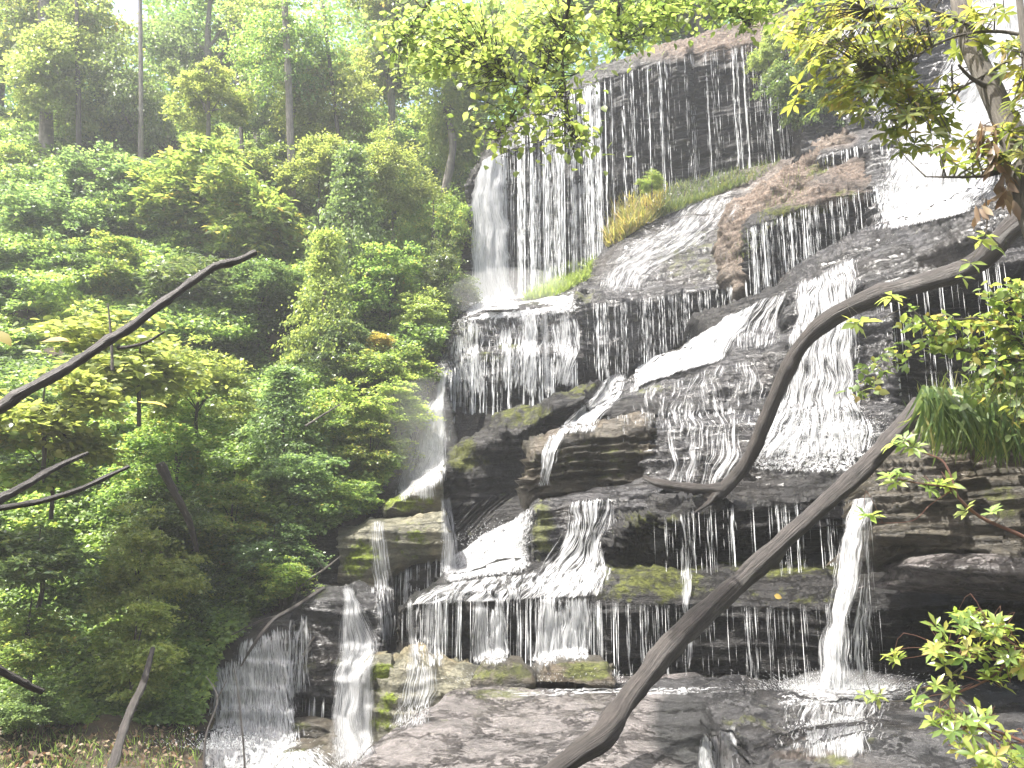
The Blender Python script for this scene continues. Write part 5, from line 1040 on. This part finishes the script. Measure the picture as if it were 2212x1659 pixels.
sprig_tree('sprig', 'yellow green sprig on a long reddish stem over the brown bank', 'sprig',
  [([(2640, 1480, 5.0), (2400, 1260, 5.0), (2212, 1160, 5.0), (2120, 1118, 5.0), (2070, 1075, 5.0), (2050, 1050, 5.0)], [11, 9, 8, 6, 5]), ([(2070, 1075, 5.0), (2040, 1000, 5.05), (1990, 975, 5.1), (1950, 945, 5.1)], [5, 4, 3, 2]), ([(2060, 1052, 5.0), (1990, 1045, 5.0), (1940, 1035, 5)], [5, 4, 3]), ([(2055, 1060, 5.0), (2010, 1090, 5.0), (1970, 1125, 5.0), (1895, 1130, 5.0)], [3, 2.5, 2, 2])],
  [(1955, 945, 5.1), (1965, 960, 5.1), (1925, 955, 5.1), (1920, 1020, 5), (1940, 1040, 5), (1955, 1030, 5.0), (2030, 1045, 5), (2050, 1045, 5), (2015, 1055, 5.0), (1875, 1112, 5.0), (1868, 1118, 5.0), (2085, 1090, 5), (2140, 1105, 5)], 'long', 'leaf_yel', .085, 8, 'stem_red', mode='whorl', seed=7, group=GR, droop=.1, twig_r=.002)
sprig_tree('sprig', 'yellow green sprig hanging in front of the curved branch', 'sprig',
  [([(2020, 720, 5.4), (1960, 660, 5.4), (1900, 640, 5.4)], [4, 3, 2]), ([(1960, 660, 5.4), (1900, 690, 5.4), (1865, 690, 5.4)], [3, 2, 2])], [(1860, 690, 5.4), (1850, 700, 5.4), (1925, 640, 5.4)], 'long', 'leaf_yel', .13, 6, 'bark', mode='whorl', seed=8, group=GR, droop=.5, twig_r=.002)
sprig_tree('sprig', 'small narrow leaved sprig hanging below the dead leaves at the upper right', 'sprig',
  [([(2130, 430, 5.0), (2130, 500, 5.0), (2100, 560, 5.0)], [4, 3, 2]), ([(2130, 500, 5), (2170, 540, 5)], [3, 2])], [(2130, 505, 5.0), (2120, 520, 5.0), (2100, 565, 5.0), (2085, 590, 5), (2150, 530, 5)], 'long', 'leaf_yel', .1, 5, 'bark', mode='whorl', seed=9, group=GR, droop=.5, twig_r=.002)
sprig_tree('rhododendron', 'bright rhododendron bush with many leaf whorls in the lower right corner', 'shrub',
  [([(2400, 1560, 4.8), (2280, 1470, 4.8), (2180, 1430, 4.8), (2100, 1420, 4.8), (2040, 1400, 4.8)], [10, 8, 6, 5, 3]), ([(2180, 1430, 4.8), (2130, 1470, 4.75), (2060, 1500, 4.7)], [5, 4, 3]), ([(2400, 1700, 4.4), (2250, 1620, 4.4), (2150, 1580, 4.5), (2080, 1570, 4.5)], [10, 8, 5, 3]), ([(2280, 1470, 4.8), (2200, 1400, 4.8), (2130, 1350, 4.8)], [6, 4, 3])],
  blob_tips([(2060, 1345, 60, 25, 4.7, 5, 9), (2150, 1370, 80, 50, 4.6, 5, 22), (2060, 1420, 60, 40, 4.6, 5, 12), (2180, 1430, 60, 50, 4.6, 5, 16), (2020, 1500, 40, 35, 4.6, 4.8, 7), (2100, 1580, 80, 40, 4.3, 4.7, 16), (2170, 1640, 80, 40, 4.2, 4.6, 18), (2030, 1560, 40, 20, 4.5, 4.7, 5), (1930, 1410, 20, 15, 4.9, 5, 3)], 9), 'long', 'leaf_rhodo', .075, 7, 'stem_red', mode='whorl', seed=10, droop=.0, twig_r=.002)
sprig_tree('sprig', 'small sprig on a bare twig in front of the foam below the plunging stream', 'sprig',
  [([(2080, 1440, 4.8), (1990, 1500, 4.8), (1930, 1515, 4.8), (1880, 1500, 4.8)], [4, 3, 2, 2])], [(1890, 1500, 4.8), (1870, 1495, 4.8), (1905, 1510, 4.8)], 'long', 'leaf_yel', .07, 6, 'bark', mode='whorl', seed=11, group=GR, twig_r=.002)
# single autumn leaves near the long bare branch
def single_leaf(label, px, py, y, size, mat, ax=(1, 0, -.2), nrm=(0, -.6, 1), tint=.5):
    v, f, T = leaves(np.array([P(px, py, y)]), np.array([ax], float), np.array([nrm], float), np.array([size]), 'ovate', np.array([tint]))
    return tag(obj('autumn_leaf', v, f, M[mat], attrs=dict(tint=T)), label, 'leaf')
single_leaf('large orange and yellow leaf above the long bare branch at the left', 90, 738, 5.0, .17, 'leaf_gold', ax=(1, 0, .1), tint=.9)
single_leaf('yellow leaf cut by the left edge of the picture', -20, 715, 4.8, .16, 'leaf_gold', ax=(1, 0, -.6), tint=.4)
single_leaf('pale curled leaf hanging on a thin stalk below the long bare branch', 298, 868, 4.9, .18, 'leaf_gold', ax=(1, 0, -.1), nrm=(.1, -.2, 1), tint=1)
single_leaf('yellow fallen leaf lying on the wet slab at the bottom', 1470, 1606, 8.4, .14, 'leaf_gold', ax=(1, .2, 0), nrm=(0, -.5, 1), tint=.6)
single_leaf('orange fallen leaf on the mossy top of the lowest ledge', 1672, 1286, 12.0, .12, 'leaf_gold', ax=(1, 0, -.3), nrm=(0, -1, .3), tint=1)
# leaf litter on the ground at the bottom left
rg = np.random.default_rng(77); n = 800
px = rg.uniform(-60, 420, n); py = rg.uniform(1560, 1720, n); pos = P(px, py, Yhill(px, py) - .25)
v, f, T = leaves(pos, rg.normal(size=(n, 3)), rg.normal(size=(n, 3)) * .3 + (0, -.4, 1), rg.uniform(.06, .12, n), 'tri', rg.random(n))
tag(obj('leaf_litter', v, f, M['leaf_dead'], attrs=dict(tint=T)), 'fallen brown leaves on the ground at the bottom left', 'leaf litter', kind='stuff')
n = 2500; px = rg.uniform(-60, 430, n); py = rg.uniform(1440, 1690, n) - np.clip(px - 250, 0, 400) * .15; pos = P(px, py, Yhill(px, py) - .2)
v, f, T = leaves(pos, rg.normal(size=(n, 3)) * .4 + (0, -.3, 1), rg.normal(size=(n, 3)), rg.uniform(.06, .2, n), 'blade', rg.random(n) * .6)
tag(obj('grass', v, f, M['leaf_mid'], attrs=dict(tint=T)), 'dim green grass at the foot of the lower left slope', 'grass', kind='stuff')

# ================================================================== AIR
def box(name, x0, x1, y0, y1, z0_, z1, mat):
    V = np.array([(x, y, z) for x in (x0, x1) for y in (y0, y1) for z in (z0_, z1)], float)
    Fq = np.array([[0, 1, 3, 2], [4, 6, 7, 5], [0, 4, 5, 1], [2, 3, 7, 6], [0, 2, 6, 4], [1, 5, 7, 3]])
    return obj(name, V, Fq, mat)
hm = bpy.data.materials.new('haze'); hm.use_nodes = True; t = hm.node_tree; t.nodes.remove(t.nodes['Principled BSDF'])
pv = t.nodes.new('ShaderNodeVolumePrincipled'); pv.inputs['Color'].default_value = (.93, .96, 1, 1); pv.inputs['Density'].default_value = .0017; pv.inputs['Anisotropy'].default_value = .3
t.links.new(pv.outputs[0], t.nodes['Material Output'].inputs['Volume'])
tag(box('haze', -1000, 1000, -70, 1000, -4.6, 46, hm), 'thin sunlit haze under the trees', kind='stuff')

mm = bpy.data.materials.new('spray_mist'); mm.use_nodes = True; t = mm.node_tree; t.nodes.remove(t.nodes['Principled BSDF'])
pv = t.nodes.new('ShaderNodeVolumePrincipled'); pv.inputs['Color'].default_value = (1, 1, 1, 1); pv.inputs['Density'].default_value = .1
t.links.new(pv.outputs[0], t.nodes['Material Output'].inputs['Volume'])
def mist(label, px, py, y, wpx, hpx, dy):
    th = np.linspace(0, np.pi, 15)[:, None]; ph = np.linspace(0, 2 * np.pi, 25)[None]
    V = np.stack(np.broadcast_arrays(np.sin(th) * np.cos(ph), np.sin(th) * np.sin(ph), np.cos(th)), -1).reshape(-1, 3)
    V = V * (1 + .18 * vn(V * 2.1 + px, 3))[:, None]; k = y / F
    V = V * np.array([wpx / 2 * k, dy, hpx / 2 * k]) + P(px, py, y)
    tag(obj('spray_mist', V, grid_faces(15, 25)[:, ::-1], mm), label, kind='stuff')
mist('drifting spray at the foot of the curtain fall', 1090, 650, 25.2, 330, 130, 1.8)
mist('drifting spray beside the misty ledges', 880, 980, 20.6, 230, 330, .9)

m2_ = mm.copy(); m2_.name = 'dense_spray_mist'; [n for n in m2_.node_tree.nodes if n.type == 'PRINCIPLED_VOLUME'][0].inputs['Density'].default_value = .3
mm = m2_
mist('fine mist at the foot of the plunging stream', 1815, 1478, 11.4, 230, 60, .5)
mist('fine mist at the foot of the lowest ledge veils', 1180, 1462, 12.3, 300, 50, .35)
